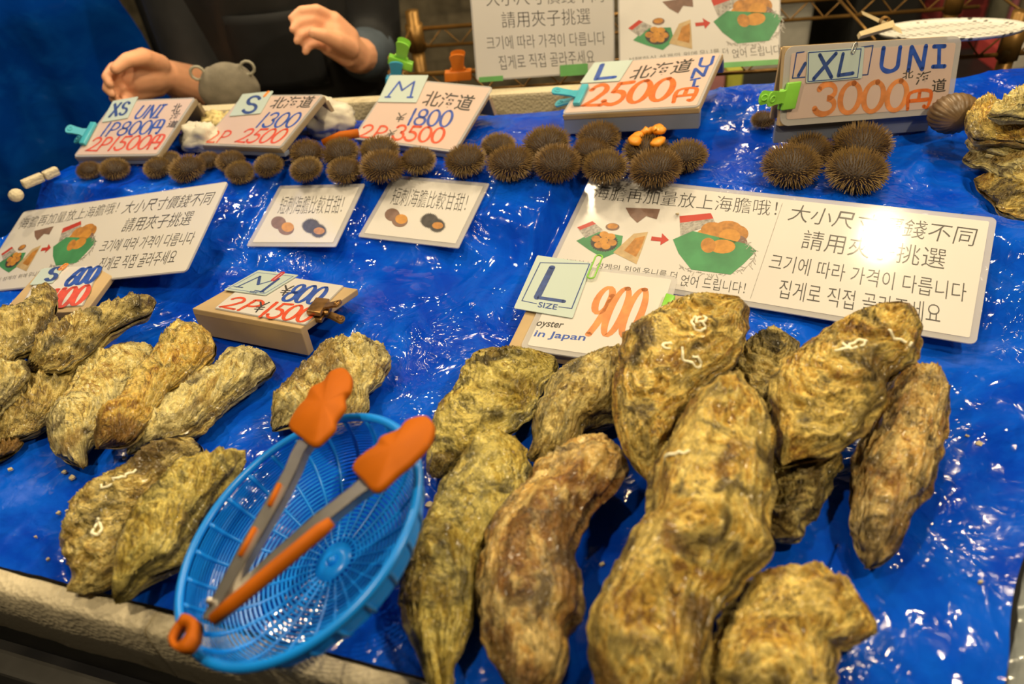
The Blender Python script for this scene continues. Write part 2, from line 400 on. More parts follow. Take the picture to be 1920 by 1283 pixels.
# the display surface: two terraces with a slope between them, rising at the right back
def y_top(x): return 0.868 - 0.27 * x - 0.30 * x * x
def y_back(x): return 1.040 - 0.132 * x
def hz(x, y):
    yt = y_top(x)
    z = 0.045 * sstep(yt - 0.15, yt, y)
    z += 0.022 * sstep(y_back(x) - 0.17, y_back(x) - 0.02, y) * sstep(0.05, 0.40, x)
    return z
def hw(x, y):                          # with folds
    z = hz(x, y); p = Vector((x * 3.1, y * 3.1, 0.3))
    z += 0.0035 * noise.noise(p)
    yt = y_top(x); k = sstep(yt - 0.22, yt - 0.08, y) * (1 - sstep(yt - 0.03, yt + 0.03, y))
    q = noise.noise(Vector((x * 24 + 1.6 * noise.noise(Vector((x * 6, y * 9, 5))), y * 5.0, 1.7)))
    z += k * 0.006 * (1 - abs(q) * 2.2)
    m = 0.25 + 0.75 * sstep(-0.15, 0.35, noise.noise(Vector((x * 4, y * 4, 11))) + 0.25 * sstep(0.1, 0.4, x))
    for sx, sy, a, o in ((7, 3, 0.0026, 7.7), (13, -8, 0.0020, 2.1), (-20, 11, 0.0014, 4.4), (31, 25, 0.0008, 6.2)):
        wx, wy = x + 0.05 * noise.noise(Vector((x * 5, y * 5, o))), y + 0.05 * noise.noise(Vector((x * 5, y * 5, o + 3)))
        r = 1 - abs(noise.noise(Vector((wx * sx + wy * sy, (wy * sx - wx * sy) * 0.55, o)))) * 2.4
        z += m * a * max(0, r) ** 3
    if y > y_back(x) - 0.08 and x > 0.1: z += 0.010 * noise.noise(Vector((x * 7, y * 12, 0)))
    return z
def on(px, py, up=0.0):                # point on the sheet seen at a pixel, lifted by up
    z = 0.0
    for _ in range(12):
        p = at(px, py, z + up); z = 0.5 * z + 0.5 * hz(p.x, p.y)
    return at(px, py, z + up)

FL, FR, BL, BR = Vector((-0.900, 0.578)), Vector((0.229, 0.150)), Vector((-0.495, 1.105)), Vector((0.800, 0.935))
def patch(u, v):
    return FL * (1 - u) * (1 - v) + FR * u * (1 - v) + BL * (1 - u) * v + BR * u * v
_in = (FR - FL).normalized(); _in = Vector((-_in.y, _in.x)) * 0.0018; FL, FR = FL + _in, FR + _in
NU, NV = 420, 340
tv = []; tf = []
for j in range(NV + 1):
    for i in range(NU + 1):
        u, v = i / NU, j / NV
        p = patch(u, v)
        wob = 0.006 * noise.noise(Vector((v * 9, 3, 0))) if u > 0.9 else 0
        e = sstep(0.975, 1.0, u)
        x, y = p.x + wob * 2, p.y + (0.0006 * noise.noise(Vector((u * 22, 0, 9))) if v < 0.02 else 0)
        tv.append((x, y, T + hw(x, y)))
for j in range(NV):
    for i in range(NU):
        a = j * (NU + 1) + i; tf.append((a, a + 1, a + NU + 2, a + NU + 1))
tarp = mesh('plastic_sheet', tv, tf, TARP)
tag(tarp, 'glossy crumpled blue plastic sheet spread over the whole stall display', 'tarp')

# foam trays along the front edge; the dark table that carries them
FL, FR = FL - _in, FR - _in
fd = (FR - FL).normalized(); fdir = Vector((fd.x, fd.y, 0)); fn = Vector((fd.y, -fd.x, 0))   # fn points to the viewer
P0 = at(0, 1065); P0.z = 0
def front_pt(px, py): return at(px, py)
gap = at(297, 1150)
sA = (Vector((FL.x, FL.y, T)) - at(0, 1065)).dot(fdir)
sG = (gap - at(0, 1065)).dot(fdir)
sB = (Vector((FR.x, FR.y, T)) - at(0, 1065)).dot(fdir) 
base0 = at(0, 1065)
def tray(s0, s1, label):
    th = thing('foam_tray', label, 'foam tray', base0 + fdir * (s0 + s1) / 2 - Vector((0, 0, 0.068)), 'white foam trays under the blue sheet')
    o = base0 + fdir * s0
    L = fdir * (s1 - s0); up = Vector((0, 0, 1)); back = -fn
    # front wall as a rough-topped strip
    n = 90; v = []; f = []
    prof = [(0.018, -0.066), (0.0195, -0.03), (0.0195, -0.002), (0.0175, 0.0035), (0.004, 0.004), (0.0015, 0.001), (0.001, -0.02), (0.001, -0.066)]
    for i in range(n + 1):
        q = o + L * (i / n)
        for k, (d, z) in enumerate(prof):
            w = 0.0014 * noise.noise(Vector((q.x * 60, k * 1.3, q.y * 60))) + 0.0010 * noise.noise(Vector((q.x * 15, k * 0.5, 4)))
            v.append(q + fn * (d + w) + up * (z + w * (1.0 if k in (2, 3, 4) else 0.2)))
    m = len(prof)
    for i in range(n):
        for k in range(m):
            a, b = i * m + k, i * m + (k + 1) % m; f.append((a, a + m, b + m, b))
    f.append(tuple(range(m))); f.append(tuple(n * m + k for k in range(m))[::-1])
    mesh('rim', v, f, FOAM, th)
    MB().box(o + back * 0.003 - up * 0.066, L, back * 0.42, up * 0.040).build('tray_bed', FOAM, th)
    return th
tray(sA, sG - 0.0012, 'left white foam tray with dented rim at the front of the stall')
tray(sG + 0.0012, sB, 'right white foam tray at the front under the basket and tongs')
tb = thing('display_table', 'black table carrying the foam trays, seen under the front edge', 'table', (0.05, 0.65, 0))
top = MB()
q = [Vector((FL.x, FL.y, 0)) + fn * 0.012, Vector((FR.x, FR.y, 0)) + fn * 0.012 + fdir * 0.05, Vector((BR.x + .05, BR.y + .05, 0)), Vector((BL.x, BL.y + .11, 0))]
top.prism([p + Vector((0, 0, T - 0.110)) for p in q], (0, 0, 0.042)); top.build('table_top', BLACK_MET, tb)
ap = MB(); o = q[0] - Vector((0, 0, 0)) + fn * 0.025
ap.rbox(o + Vector((0, 0, T - 0.30)), q[1] - q[0], -fn * 0.02, (0, 0, 0.185), 0.004)
ap.build('front_apron', mat('worn_grey_panel', (0.10, 0.095, 0.085), 0.6, var=0.5, scale=12), tb)
for k, p in enumerate(q):
    c = sum(q, Vector()) / 4; d = p + (c - p) * 0.06
    MB().box(d + Vector((-0.02, -0.02, 0)), (0.04, 0, 0), (0, 0.04, 0), (0, 0, T - 0.11)).build('leg', BLACK_MET, tb)

# clear crumpled film over ice at the right
def crumple_sheet(name, label, cat, pts, m, amp, nu=70, nv=70, seed=0, lift=0.0):
    a, b, c, d = [Vector(p) for p in pts]; v = []; f = []
    for j in range(nv + 1):
        for i in range(nu + 1):
            u, w = i / nu, j / nv
            p = a * (1 - u) * (1 - w) + b * u * (1 - w) + c * u * w + d * (1 - u) * w
            s = Vector((p.x * 30 + seed, p.y * 30, p.z * 30 + seed))
            h = amp * (abs(noise.noise(s)) * 1.4 + 0.5 * noise.noise(s * 2.7))
            v.append(p + Vector((0, 0, h + lift)))
    for j in range(nv):
        for i in range(nu):
            k = j * (nu + 1) + i; f.append((k, k + 1, k + nu + 2, k + nu + 1))
    return tag(mesh(name, v, f, m), label, cat)
FILM = mat('clear_plastic_film', (0.42, 0.46, 0.46), 0.10, var=0.3, scale=60, alpha=0.6, coat=1.0)
re0, re1 = Vector((FR.x, FR.y, T)), Vector((FR.x + 0.063 * 4.6, FR.y + 0.089 * 4.6, T))
rdir = (re1 - re0).normalized(); rout = Vector((rdir.y, -rdir.x, 0))
icebox = MB().rbox(re0 + rdir * 0.02 + rout * 0.040 - Vector((0, 0, 0.068)), rdir * 0.55, rout * 0.40, (0, 0, 0.050), 0.006)
tag(icebox.build('ice_box', mat('white_foam_dull', (0.30, 0.33, 0.33), 0.7), None), 'pale foam box under clear film at the right edge', 'box')
crumple_sheet('clear_film', 'crumpled clear plastic film beside the blue sheet at lower right', 'plastic film',
              [re0 + rdir * 0.015 + rout * 0.004 - Vector((0, 0, 0.013)), re0 + rout * 0.40 + rdir * 0.015 - Vector((0, 0, 0.013)), re1 + rout * 0.40 - Vector((0, 0, 0.013)), re1 + rout * 0.004 - Vector((0, 0, 0.013))], FILM, 0.012)

# ------------------------------------------------------------------ lettering
def homog(src, dst):
    A = []
    for (x, y), (u, v) in zip(src, dst):
        A.append([x, y, 1, 0, 0, 0, -u * x, -u * y, -u]); A.append([0, 0, 0, x, y, 1, -v * x, -v * y, -v])
    return np.linalg.svd(np.array(A, float))[2][-1].reshape(3, 3)
def happly(H, p):
    q = H @ np.array([p[0], p[1], 1.0]); return (q[0] / q[2], q[1] / q[2])
GC = {}
def font_glyphs(s, wt=-0.011):
    """outline of printed words as flat triangles in a unit box"""
    if (s, wt) in GC: return GC[(s, wt)]
    c = bpy.data.curves.new('words', 'FONT'); c.body = s; c.resolution_u = 3; c.offset = wt
    o = bpy.data.objects.new('words', c); COL.objects.link(o)
    bpy.context.view_layer.update()
    me = bpy.data.meshes.new_from_object(o.evaluated_get(bpy.context.evaluated_depsgraph_get()))
    v = np.array([x.co[:2] for x in me.vertices]); f = [tuple(p.vertices) for p in me.polygons]
    bpy.data.objects.remove(o); bpy.data.curves.remove(c); bpy.data.meshes.remove(me)
    lo, hi = v.min(0), v.max(0)
    GC[(s, wt)] = ((v - lo) / (hi - lo), f); return GC[(s, wt)]
def arc(cx, cy, rx, ry, a0, a1, n=14):
    return [(cx + rx * math.cos(R(a0 + (a1 - a0) * i / n)), cy + ry * math.sin(R(a0 + (a1 - a0) * i / n))) for i in range(n + 1)]
STROKES = {
    '0': [arc(0.5, 0.5, 0.42, 0.5, 80, 440, 22)],
    '1': [[(0.62, 1.0), (0.5, 0.5), (0.40, 0.0)]],
    '2': [arc(0.48, 0.72, 0.38, 0.28, 165, -20, 12) + [(0.55, 0.32), (0.05, 0.02), (0.4, 0.05), (0.98, 0.02)]],
    '3': [arc(0.48, 0.76, 0.36, 0.24, 160, -80, 12) + arc(0.46, 0.27, 0.42, 0.27, 80, -165, 14)],
    '5': [[(0.35, 0.98), (0.22, 0.55)] + arc(0.42, 0.30, 0.44, 0.30, 115, -160, 14), [(0.35, 0.97), (0.95, 0.99)]],
    '6': [[(0.80, 0.98), (0.40, 0.72), (0.12, 0.36)] + arc(0.48, 0.26, 0.40, 0.26, 180, 520, 18)],
    '8': [arc(0.52, 0.75, 0.33, 0.25, 270, -90, 18) + arc(0.48, 0.26, 0.42, 0.26, 90, 450, 18)],
    '9': [arc(0.48, 0.72, 0.40, 0.28, 20, 380, 18) + [(0.86, 0.55), (0.68, 0.2), (0.50, 0.0)]],
    'P': [[(0.25, 0.95), (0.20, 0.5), (0.12, 0.0)], [(0.22, 0.93)] + arc(0.42, 0.70, 0.48, 0.28, 100, -110, 12) + [(0.2, 0.42)]],
    'Y': [[(0.12, 0.98), (0.48, 0.55)], [(0.92, 1.0), (0.48, 0.55), (0.40, 0.0)], [(0.12, 0.46), (0.82, 0.50)], [(0.10, 0.26), (0.80, 0.30)]],
    'E': [[(0.12, 0.0), (0.12, 0.92), (0.92, 0.92), (0.92, 0.02), (0.76, 0.06)], [(0.5, 0.92), (0.5, 0.45)], [(0.12, 0.45), (0.92, 0.45)]],   # the yen character
    'U': [[(0.15, 1.0), (0.10, 0.35)] + arc(0.48, 0.30, 0.38, 0.30, 190, 350, 12) + [(0.90, 1.0)]],
    'N': [[(0.10, 0.0), (0.14, 1.0)], [(0.14, 1.0), (0.84, 0.0)], [(0.84, 0.0), (0.90, 1.0)]],
    'I': [[(0.5, 1.0), (0.5, 0.0)], [(0.12, 1.0), (0.88, 1.0)], [(0.08, 0.0), (0.92, 0.0)]],
    'L': [[(0.28, 1.0), (0.16, 0.02)], [(0.16, 0.03), (0.95, 0.05)]],
    'S': [arc(0.52, 0.75, 0.36, 0.25, 20, 250, 12) + arc(0.46, 0.26, 0.40, 0.26, 75, -155, 12)],
    'M': [[(0.08, 0.02), (0.24, 0.98)], [(0.24, 0.98), (0.50, 0.42)], [(0.50, 0.42), (0.80, 0.98)], [(0.80, 0.98), (0.92, 0.02)], [(0.0, 0.0), (0.18, 0.0)], [(0.82, 0.0), (1.0, 0.0)]],
    'X': [[(0.12, 1.0), (0.92, 0.0)], [(0.88, 1.0), (0.08, 0.0)]],
    ' ': [],
}
def ribbon(pts, w):
    """brush stroke as flat quads plus round ends, 2-D"""
    pts = [np.array(p, float) for p in pts]
    if len(pts) > 2 and len(pts) < 9:
        q = []
        for i in range(len(pts) - 1):
            p0 = pts[max(i - 1, 0)]; p1 = pts[i]; p2 = pts[i + 1]; p3 = pts[min(i + 2, len(pts) - 1)]
            for k in range(5):
                t = k / 5
                q.append(0.5 * (2 * p1 + (p2 - p0) * t + (2 * p0 - 5 * p1 + 4 * p2 - p3) * t * t + (3 * p1 - 3 * p2 + p3 - p0) * t ** 3))
        pts = q + [pts[-1]]
    v = []; f = []; n = len(pts)
    for i, p in enumerate(pts):
        d = pts[min(i + 1, n - 1)] - pts[max(i - 1, 0)]
        d = d / (np.linalg.norm(d) + 1e-12); s = np.array([-d[1], d[0]])
        a = i / max(1, n - 1); ww = w * (1.0 - 0.25 * math.sin(a * 7.0 + n) ** 2 * (1 if n > 3 else 0.3))
        v += [p + s * ww, p - s * ww]
    for i in range(n - 1): f.append((2 * i, 2 * i + 1, 2 * i + 3, 2 * i + 2))
    for p, fl in ((pts[0], 1), (pts[-1], 1)):
        b = len(v); v += [p + w * 0.95 * np.array([math.cos(k * math.pi / 5), math.sin(k * math.pi / 5)]) for k in range(10)]
        f.append(tuple(range(b, b + 10)))
    return v, f

# ------------------------------------------------------------------ cards and printed sheets
class Card:
    """a flat rectangular card fitted to four corners seen in the photograph (TL, TR, BR, BL); zb = height of the lower edge"""
    def __init__(s, quad, zb, base='sheet', lift=0.0):
        s.quad = quad
        TL, TR, BR_, BL_ = quad
        if base == 'sheet': pl, pr = on(*BL_, zb), on(*BR_, zb)
        else: pl, pr = at(*BL_, zb), at(*BR_, zb)
        tgt = np.array([*TL, *TR, *BR_, *BL_], float)
        def frame(x):
            dl, dr, th, h = x
            L = at(*BL_, pl.z - T + dl); Rr = at(*BR_, pr.z - T + dr)
            u = Rr - L; un = u.normalized()
            up = Vector((0, 0, 1)); up = (up - un * up.dot(un)).normalized(); bk = up.cross(un)
            v = (bk * math.cos(th) + up * math.sin(th)) * h
            return L, u, v
        def res(x):
            L, u, v = frame(x)
            a = proj(L + v); b = proj(L + u + v)
            return np.array([a[0] - TL[0], a[1] - TL[1], b[0] - TR[0], b[1] - TR[1], x[0] * 260, x[1] * 260, (x[2] - 0.5) * 2.0])
        best = None
        for th0 in (0.2, 0.7, 1.2):
            x = np.array([0, 0, th0, 0.12])
            for _ in range(40):
                r = res(x); J = np.zeros((7, 4))
                for k in range(4):
                    e = np.zeros(4); e[k] = 1e-5; J[:, k] = (res(x + e) - r) / 1e-5
                dx = np.linalg.lstsq(J.T @ J + np.eye(4) * 1e-3, -J.T @ r, rcond=None)[0]
                x = x + np.clip(dx, -0.08, 0.08); x[3] = max(0.02, x[3]); x[2] = min(1.6, max(-0.38, x[2]))
            c = float(np.sum(res(x) ** 2))
            if best is None or c < best[0]: best = (c, x)
        s.fit = best
        s.O, s.U, s.V = frame(best[1])
        s.w, s.h = s.U.length, s.V.length
        s.un, s.vn = s.U.normalized(), s.V.normalized()
        s.n = s.un.cross(s.vn)
        if s.n.z < 0: s.n = -s.n
        s.O = s.O + s.n * lift
        s.H = homog(quad, [(0, 1), (1, 1), (1, 0), (0, 0)])
        s.root = None; s.ink = {}; s.level = 0; s.pid = 0
    def uv(s, p): return happly(s.H, p)
    def p(s, u, v, up=0.0): return s.O + s.U * u + s.V * v + s.n * up
    def pm(s, a, b, up=0.0): return s.O + s.un * a + s.vn * b + s.n * up
    def px(s, p, up=0.0): return s.p(*s.uv(p), up)
    def slab(s, name, m, u0, v0, u1, v1, th, rad, up=0.0, parent='root'):
        a0, b0, a1, b1 = u0 * s.w, v0 * s.h, u1 * s.w, v1 * s.h
        rad = min(rad, (a1 - a0) / 3, (b1 - b0) / 3); out = []
        for cx, cy, st in ((a1 - rad, b0 + rad, -90), (a1 - rad, b1 - rad, 0), (a0 + rad, b1 - rad, 90), (a0 + rad, b0 + rad, 180)):
            out += [(cx + rad * math.cos(R(st + k * 22.5)), cy + rad * math.sin(R(st + k * 22.5))) for k in range(5)]
        mb = MB().prism([s.pm(a, b, up) for a, b in out], s.n * th)
        return mb.build(name, m, s.root if parent == 'root' else parent)
    def make(s, name, label, cat, paper, group=None, margin=0.0, th=0.0014, rad=0.006, clear=True):
        s.root = thing(name, label, cat, s.p(0.5, 0.0), group)
        if clear:
            s.slab('laminate', LAMINATE, 0, 0, 1, 1, th, rad)
            mu, mv = margin / s.w, margin / s.h
            s.slab('paper_insert', paper, mu, mv, 1 - mu, 1 - mv, 0.0003, rad * 0.3, th)
            s.top = th + 0.0003
        else:
            s.slab('paper_card', paper, 0, 0, 1, 1, th, rad); s.top = th
        return s
    def _ink(s, m, nm): return s.ink.setdefault((m.name, nm, s.pid), (MB(), m))[0]
    def flat(s, m, v2, faces, nm='lettering'):     # v2 in metres on the card
        s.level += 1; up = s.top + 0.00015 + 0.000006 * (s.level % 40)
        s._ink(m, nm).add([s.pm(a, b, up) for a, b in v2], faces)
    def m2(s, p):
        u, v = s.uv(p); return np.array([u * s.w, v * s.h])
    def text(s, st, p0, p1, pt, m, nm='printed_text'):
        s.pid += 1; g, f = font_glyphs(st, 0.012 if nm == 'handwriting' else -0.011); o = s.m2(p0); bx = s.m2(p1) - o; by = s.m2(pt) - o
        s.flat(m, [o + bx * x + by * y for x, y in g], f, nm)
    def hand(s, st, p0, p1, pt, m, wd, gap=0.16, nm='handwriting', adv=None):
        s.pid += 1; o = s.m2(p0); bx = s.m2(p1) - o; by = s.m2(pt) - o
        adv = adv or [0.55 if c in '1I' else 1.0 for c in st]
        tot = sum(adv) + gap * (len(st) - 1); x0 = 0.0; wm = wd * np.linalg.norm(by)
        for c, a in zip(st, adv):
            for stx in STROKES[c]:
                pts = [o + bx * ((x0 + x * a) / tot) + by * y for x, y in stx]
                v, f = ribbon(pts, wm); s.flat(m, v, f, nm)
            x0 += a + gap
    def line(s, pts, m, wpx, nm='handwriting'):
        s.pid += 0 if nm == 'printed_picture' else 1
        q = [s.m2(p) for p in pts]
        k = s.w / np.linalg.norm(np.array(s.quad[2]) - np.array(s.quad[3]))
        for a, b in zip(q[:-1], q[1:]):
            v, f = ribbon([a, b], wpx * k / 2); s.flat(m, v, f, nm)
    def poly(s, pts, m, nm='printed_picture'):
        s.flat(m, [s.m2(p) for p in pts], [tuple(range(len(pts)))], nm)
    def oval(s, c, rx, ry, m, spiky=0.0, nm='printed_picture', rot=0.0, n=26, seed=1):
        rr = random.Random(seed); pts = []
        for k in range(n if not spiky else 64):
            a = 2 * math.pi * k / (n if not spiky else 64)
            r = 1 + (spiky * (0.5 + 0.5 * rr.random()) if k % 2 else -spiky * 0.3)
            x, y = rx * r * math.cos(a), ry * r * math.sin(a)
            pts.append((c[0] + x * math.cos(rot) - y * math.sin(rot), c[1] + x * math.sin(rot) + y * math.cos(rot)))
        s.poly(pts, m, nm)
    def done(s):
        for (mn, nm, pid), (mb, m) in s.ink.items():
            # up-facing triangles whichever way the strokes ran
            mb.build(nm, m, s.root)
        return s.root

NOTICES = []
def card(quad, zb, **k):
    return Card(quad, zb, **k)

# the two printed designs, described where the large sheet in the middle shows them
MIDQ = [(1110, 330), (1870, 410), (1830, 648), (1022, 512)]
MIDH = homog(MIDQ, [(0, 1), (2, 1), (2, 0), (0, 0)])
def a5(x, y): return (900 + x / 2.984, 320 + y / 2.984)
def b5(x, y): return (1380 + x / 3.4667, 320 + y / 3.4667)
def remap(c, ofs):
    """pixel on the middle sheet -> millimetre place on sheet c (ofs: which half of c, scale)"""
    def g(p):
        u, v = happly(MIDH, p); u -= ofs[0]
        return np.array([(ofs[1] + u * ofs[2]) * c.w, v * c.h])
    return g
def design_text(c, ofs):
    old = c.m2; c.m2 = remap(c, ofs)
    for st, p0, p1, pt in (('大小尺寸價錢不同', b5(330, 330), b5(1540, 500), b5(375, 225)),
                           ('請用夾子挑選', b5(415, 512), b5(1350, 650), b5(447, 392)),
                           ('크기에 따라 가격이 다릅니다', b5(205, 648), b5(1488, 862), b5(232, 543)),
                           ('집게로 직접 골라주세요', b5(265, 832), b5(1322, 1008), b5(290, 713))):
        c.text(st, p0, p1, pt, INK_BLACK)
    c.m2 = old
def design_photo(c, ofs):
    old = c.m2; c.m2 = remap(c, ofs); A = a5
    c.text('海膽再加量放上海膽哦！', A(632, 165), A(1655, 262), A(655, 88), INK_BLACK)
    c.poly([A(540, 400), A(650, 345), A(800, 372), A(785, 455), A(690, 497), A(610, 450)], PR_GREEN)
    c.oval(A(695, 408), 25, 17, PR_DARK, 0.10, seed=3)
    for dx, dy in ((-45, -10), (-30, 25), (10, 32), (45, 12), (38, -22), (0, -34), (-2, 0)):
        c.oval(A(695 + dx, 398 + dy), 8.5, 6, PR_ORANGE if (dx + dy) % 2 else PR_ORANGE2)
    c.oval(A(742, 322), 13, 7, PR_BROWN); c.oval(A(742, 318), 10, 5, PR_ORANGE)
    c.poly([A(545, 325), A(630, 290), A(690, 340), A(590, 385)], PR_GREY); c.poly([A(545, 325), A(630, 290), A(650, 305), A(562, 340)], PR_RED)
    c.poly([A(940, 350), A(860, 360), A(745, 465), A(875, 530), A(905, 450)], PR_TAN)
    c.poly([A(925, 372), A(868, 385), A(805, 455), A(872, 490), A(900, 440)], PR_ORANGE)
    c.poly([A(815, 215), A(1008, 222), A(988, 280), A(930, 262), A(880, 300), A(840, 262)], PR_BROWN)
    c.pid += 1
    c.poly([A(960, 375), A(1015, 382), A(1018, 357), A(1056, 395), A(1008, 424), A(1010, 403), A(955, 398)], PR_RED)
    c.pid += 1
    c.poly([A(1078, 392), A(1190, 345), A(1500, 420), A(1545, 455), A(1470, 530), A(1400, 588), A(1180, 560), A(1110, 470)], PR_GREEN)
    rr = random.Random(5)
    for k in range(70):
        a = R(150 - 230 * k / 70); x, y = 1310 + 225 * math.cos(a), 475 - 112 * math.sin(-a)
        c.line([A(x, y), A(x + rr.uniform(-26, 26), y + rr.uniform(-8, 26))], PR_GREY, 1.2, 'printed_picture')
    c.poly([A(1115, 262), A(1290, 245), A(1315, 300), A(1120, 372)], PR_GREY); c.poly([A(1115, 262), A(1290, 245), A(1305, 275), A(1118, 300)], PR_RED)
    c.oval(A(1345, 440), 49, 28, PR_DARK, 0.10, seed=8)
    for x, y, rx, ry, m in ((1265, 385, 22, 18, PR_ORANGE2), (1300, 340, 22, 15, PR_ORANGE), (1385, 330, 26, 14, PR_ORANGE), (1440, 360, 20, 16, PR_ORANGE),
                            (1440, 410, 18, 14, PR_BROWN), (1330, 375, 26, 16, PR_ORANGE), (1395, 375, 20, 14, PR_ORANGE2), (1355, 432, 24, 13, PR_ORANGE2), (1275, 425, 14, 14, PR_ORANGE)):
        c.oval(A(x, y), rx, ry, m)
    c.text('선택하신 성게의 위에', A(450, 527), A(890, 580), A(458, 497), INK_BLACK)
    c.text('우니를 더', A(905, 585), A(1095, 612), A(915, 548), INK_BLACK)
    c.text('얹어 드립니다！', A(1115, 650), A(1475, 697), A(1130, 588), INK_BLACK)
    c.m2 = old

SG = 'laminated notices'
c = card(MIDQ, 0.006)
c.make('notice_sheet', 'wide laminated notice with two roe photos, lying at centre right behind the biggest oysters', 'notice', WHITE_PAPER, SG, 0.006)
NOTICES.append(c); design_photo(c, (0, 0.0, 0.5)); design_text(c, (1, 0.5, 0.5))
c.line([a5(1690, 190), a5(1510, 720)], PR_GREY, 0.8, 'fold_line'); c.done()
c = card([(45, 404), (431, 336), (351, 511), (-52, 552)], 0.006)
c.make('notice_sheet', 'wide laminated notice lying on the far left behind the 600 price stand', 'notice', WHITE_PAPER, SG, 0.0015)
NOTICES.append(c); design_photo(c, (0, 0.0, 0.5)); design_text(c, (1, 0.5, 0.5)); c.done()
c = card([(881, -30), (1150, -46), (1153, 134), (893, 153)], 0.064, base='z')
c.make('notice_sheet', 'upright text-only notice hung on the rack behind the 1800 card', 'notice', WHITE_PAPER, SG, 0.002)
design_text(c, (1, 0.0, 1.0))
for u0, u1, v1 in ((0.02, 0.19, 0.045), (0.60, 0.80, 0.11)):
    c.slab('green_tape', TAPE_G, u0, -0.01, u1, v1, 0.0006, 0.0005, c.top + 0.0008)
c.done(); BACKT = c
c = card([(1159, -46), (1464, -66), (1462, 118), (1161, 136)], 0.064, base='z')
c.make('notice_sheet', 'upright notice with roe photos on the rack behind the 2500 card', 'notice', WHITE_PAPER, SG, 0.002)
design_photo(c, (0, 0.0, 1.0))
c.slab('green_tape', TAPE_G, 0.10, -0.02, 0.99, 0.035, 0.0006, 0.0005, c.top + 0.0008); c.done(); BACKP = c

def small_notice(q, label, t0, t1, tt, br, bk):
    c = card(q, 0.008); NOTICES.append(c)
    c.make('small_notice', label, 'notice', WHITE_PAPER, 'small urchin comparison notices', 0.006, rad=0.002)
    c.text('短刺海膽比較甘甜！', t0, t1, tt, INK_BLACK)
    (x, y) = br
    c.oval((x, y), 14, 12, PR_BROWN); c.oval((x + 14, y + 11), 15, 12, PR_BROWN); c.oval((x + 17, y + 8), 11.5, 9, PR_ORANGE2)
    (x, y) = bk
    c.oval((x, y), 16, 13, PR_DARK, 0.22, seed=4); c.oval((x + 14, y + 9), 14, 12, PR_DARK, 0.25, seed=6); c.oval((x + 15, y + 9), 10.5, 6.5, PR_ORANGE)
    c.done()
small_notice([(738, 331), (919, 345), (860, 467), (672, 445)], 'small laminated comparison notice right of its twin, below the middle urchins', (731, 386), (872, 399), (742, 354), (736, 405), (806, 416))
small_notice([(525, 351), (686, 345), (630, 464), (463, 463)], 'small laminated comparison notice on the left, nearer the 800 stand', (520, 404), (640, 402), (531, 371), (523, 420), (584, 426))

# ------------------------------------------------------------------ wooden price stands and price cards
def stand(c, label, m_top, m_front, m_leg, u0=0.0, u1=1.0, v0=0.0, v1=1.0, th=0.007, leg=True, below=0.0006, side=0.85, drop=None):
    """sloping board under a card, an apron below its front edge and a leg board behind"""
    zb = c.p(0.5, v0); g = hz(zb.x, zb.y) + T
    th_ = thing('price_stand', label, 'stand', (zb.x, zb.y, g), 'wooden price stands')
    n = c.n; o = c.p(u0, v0, -below - th); ux = c.U * (u1 - u0); vx = c.V * (v1 - v0)
    MB().rbox(o, ux, vx, n * th, 0.0012).build('board', m_top, th_)
    # front apron
    fr = Vector((0, 0, -1)); f0 = o + c.vn * 0.0
    z0 = max(hw(o.x + ux.x * q + vx.x * 0.06, o.y + ux.y * q + vx.y * 0.06) for q in (0, .25, .5, .75, 1)) + T + 0.0012
    hgt = max(0.006, min(o.z, (o + ux).z) - z0 + 0.001) if drop is None else drop
    tk = c.vn.copy(); tk.z = 0; tk = tk.normalized() * 0.009
    MB().rbox(f0 + tk * 0.05 + Vector((0, 0, 0.001)), ux, tk, fr * hgt, 0.001).build('front_apron', m_front, th_)
    if leg:
        b0 = o + vx * 0.96; hh = min(b0.z, (b0 + ux).z) - T - max(hw(b0.x + ux.x * q, b0.y + ux.y * q + 0.025) for q in (0, .25, .5, .75, 1)) - 0.0015
        if hh > 0.008:
            a = tk.normalized() * 0.010
            MB().rbox(b0, ux, tk * 0.8, Vector((0, 0, -hh)) + a, 0.001).build('rear_leg', m_leg, th_)
    return th_

def size_card(quad, host, label, group='mint size cards'):
    """small mint card lying on a price card"""
    c = Card(quad, 0.0); c.fit = host.fit
    c.O = host.px(quad[3], host.top + 0.0006)
    a = host.px(quad[2], host.top + 0.0006) - c.O; b = host.px(quad[0], host.top + 0.0006) - c.O
    c.U, c.V, c.n = a, b, host.n; c.w, c.h = a.length, b.length; c.un, c.vn = a.normalized(), b.normalized()
    c.make('size_card', label, 'size card', MINT_PAPER, group, th=0.0008, rad=0.0015, clear=False)
    return c

# XL
c = card([(1481, 88), (1797, 66), (1781, 212), (1461, 237)], 0.040); CXL = c
c.make('price_card', 'large pink price card reading UNI 3000 with lime clip', 'price card', PINK_PAPER, 'pink price cards', 0.007, rad=0.010)
c.hand('U', (1645, 133), (1685, 131), (1648, 90), INK_BLUE, 0.11); c.hand('N', (1696, 130), (1730, 127), (1700, 88), INK_BLUE, 0.11); c.hand('I', (1742, 123), (1768, 122), (1742, 86), INK_BLUE, 0.11)
c.text('北', (1688, 147), (1708, 144), (1689, 131), INK_BLACK, 'handwriting'); c.text('海', (1712, 158), (1740, 150), (1714, 136), INK_BLACK, 'handwriting'); c.text('道', (1742, 173), (1769, 170), (1744, 147), INK_BLACK, 'handwriting')
c.hand('3000', (1522, 214), (1695, 205), (1532, 157), INK_LORANGE, 0.105, 0.02); c.hand('E', (1693, 204), (1740, 199), (1698, 171), INK_ORANGE, 0.12)
c.line([(1512, 97), (1499, 99), (1489, 145), (1511, 143)], INK_NAVY, 2.0); c.line([(1614, 88), (1635, 85), (1625, 138), (1613, 139)], INK_NAVY, 2.0)
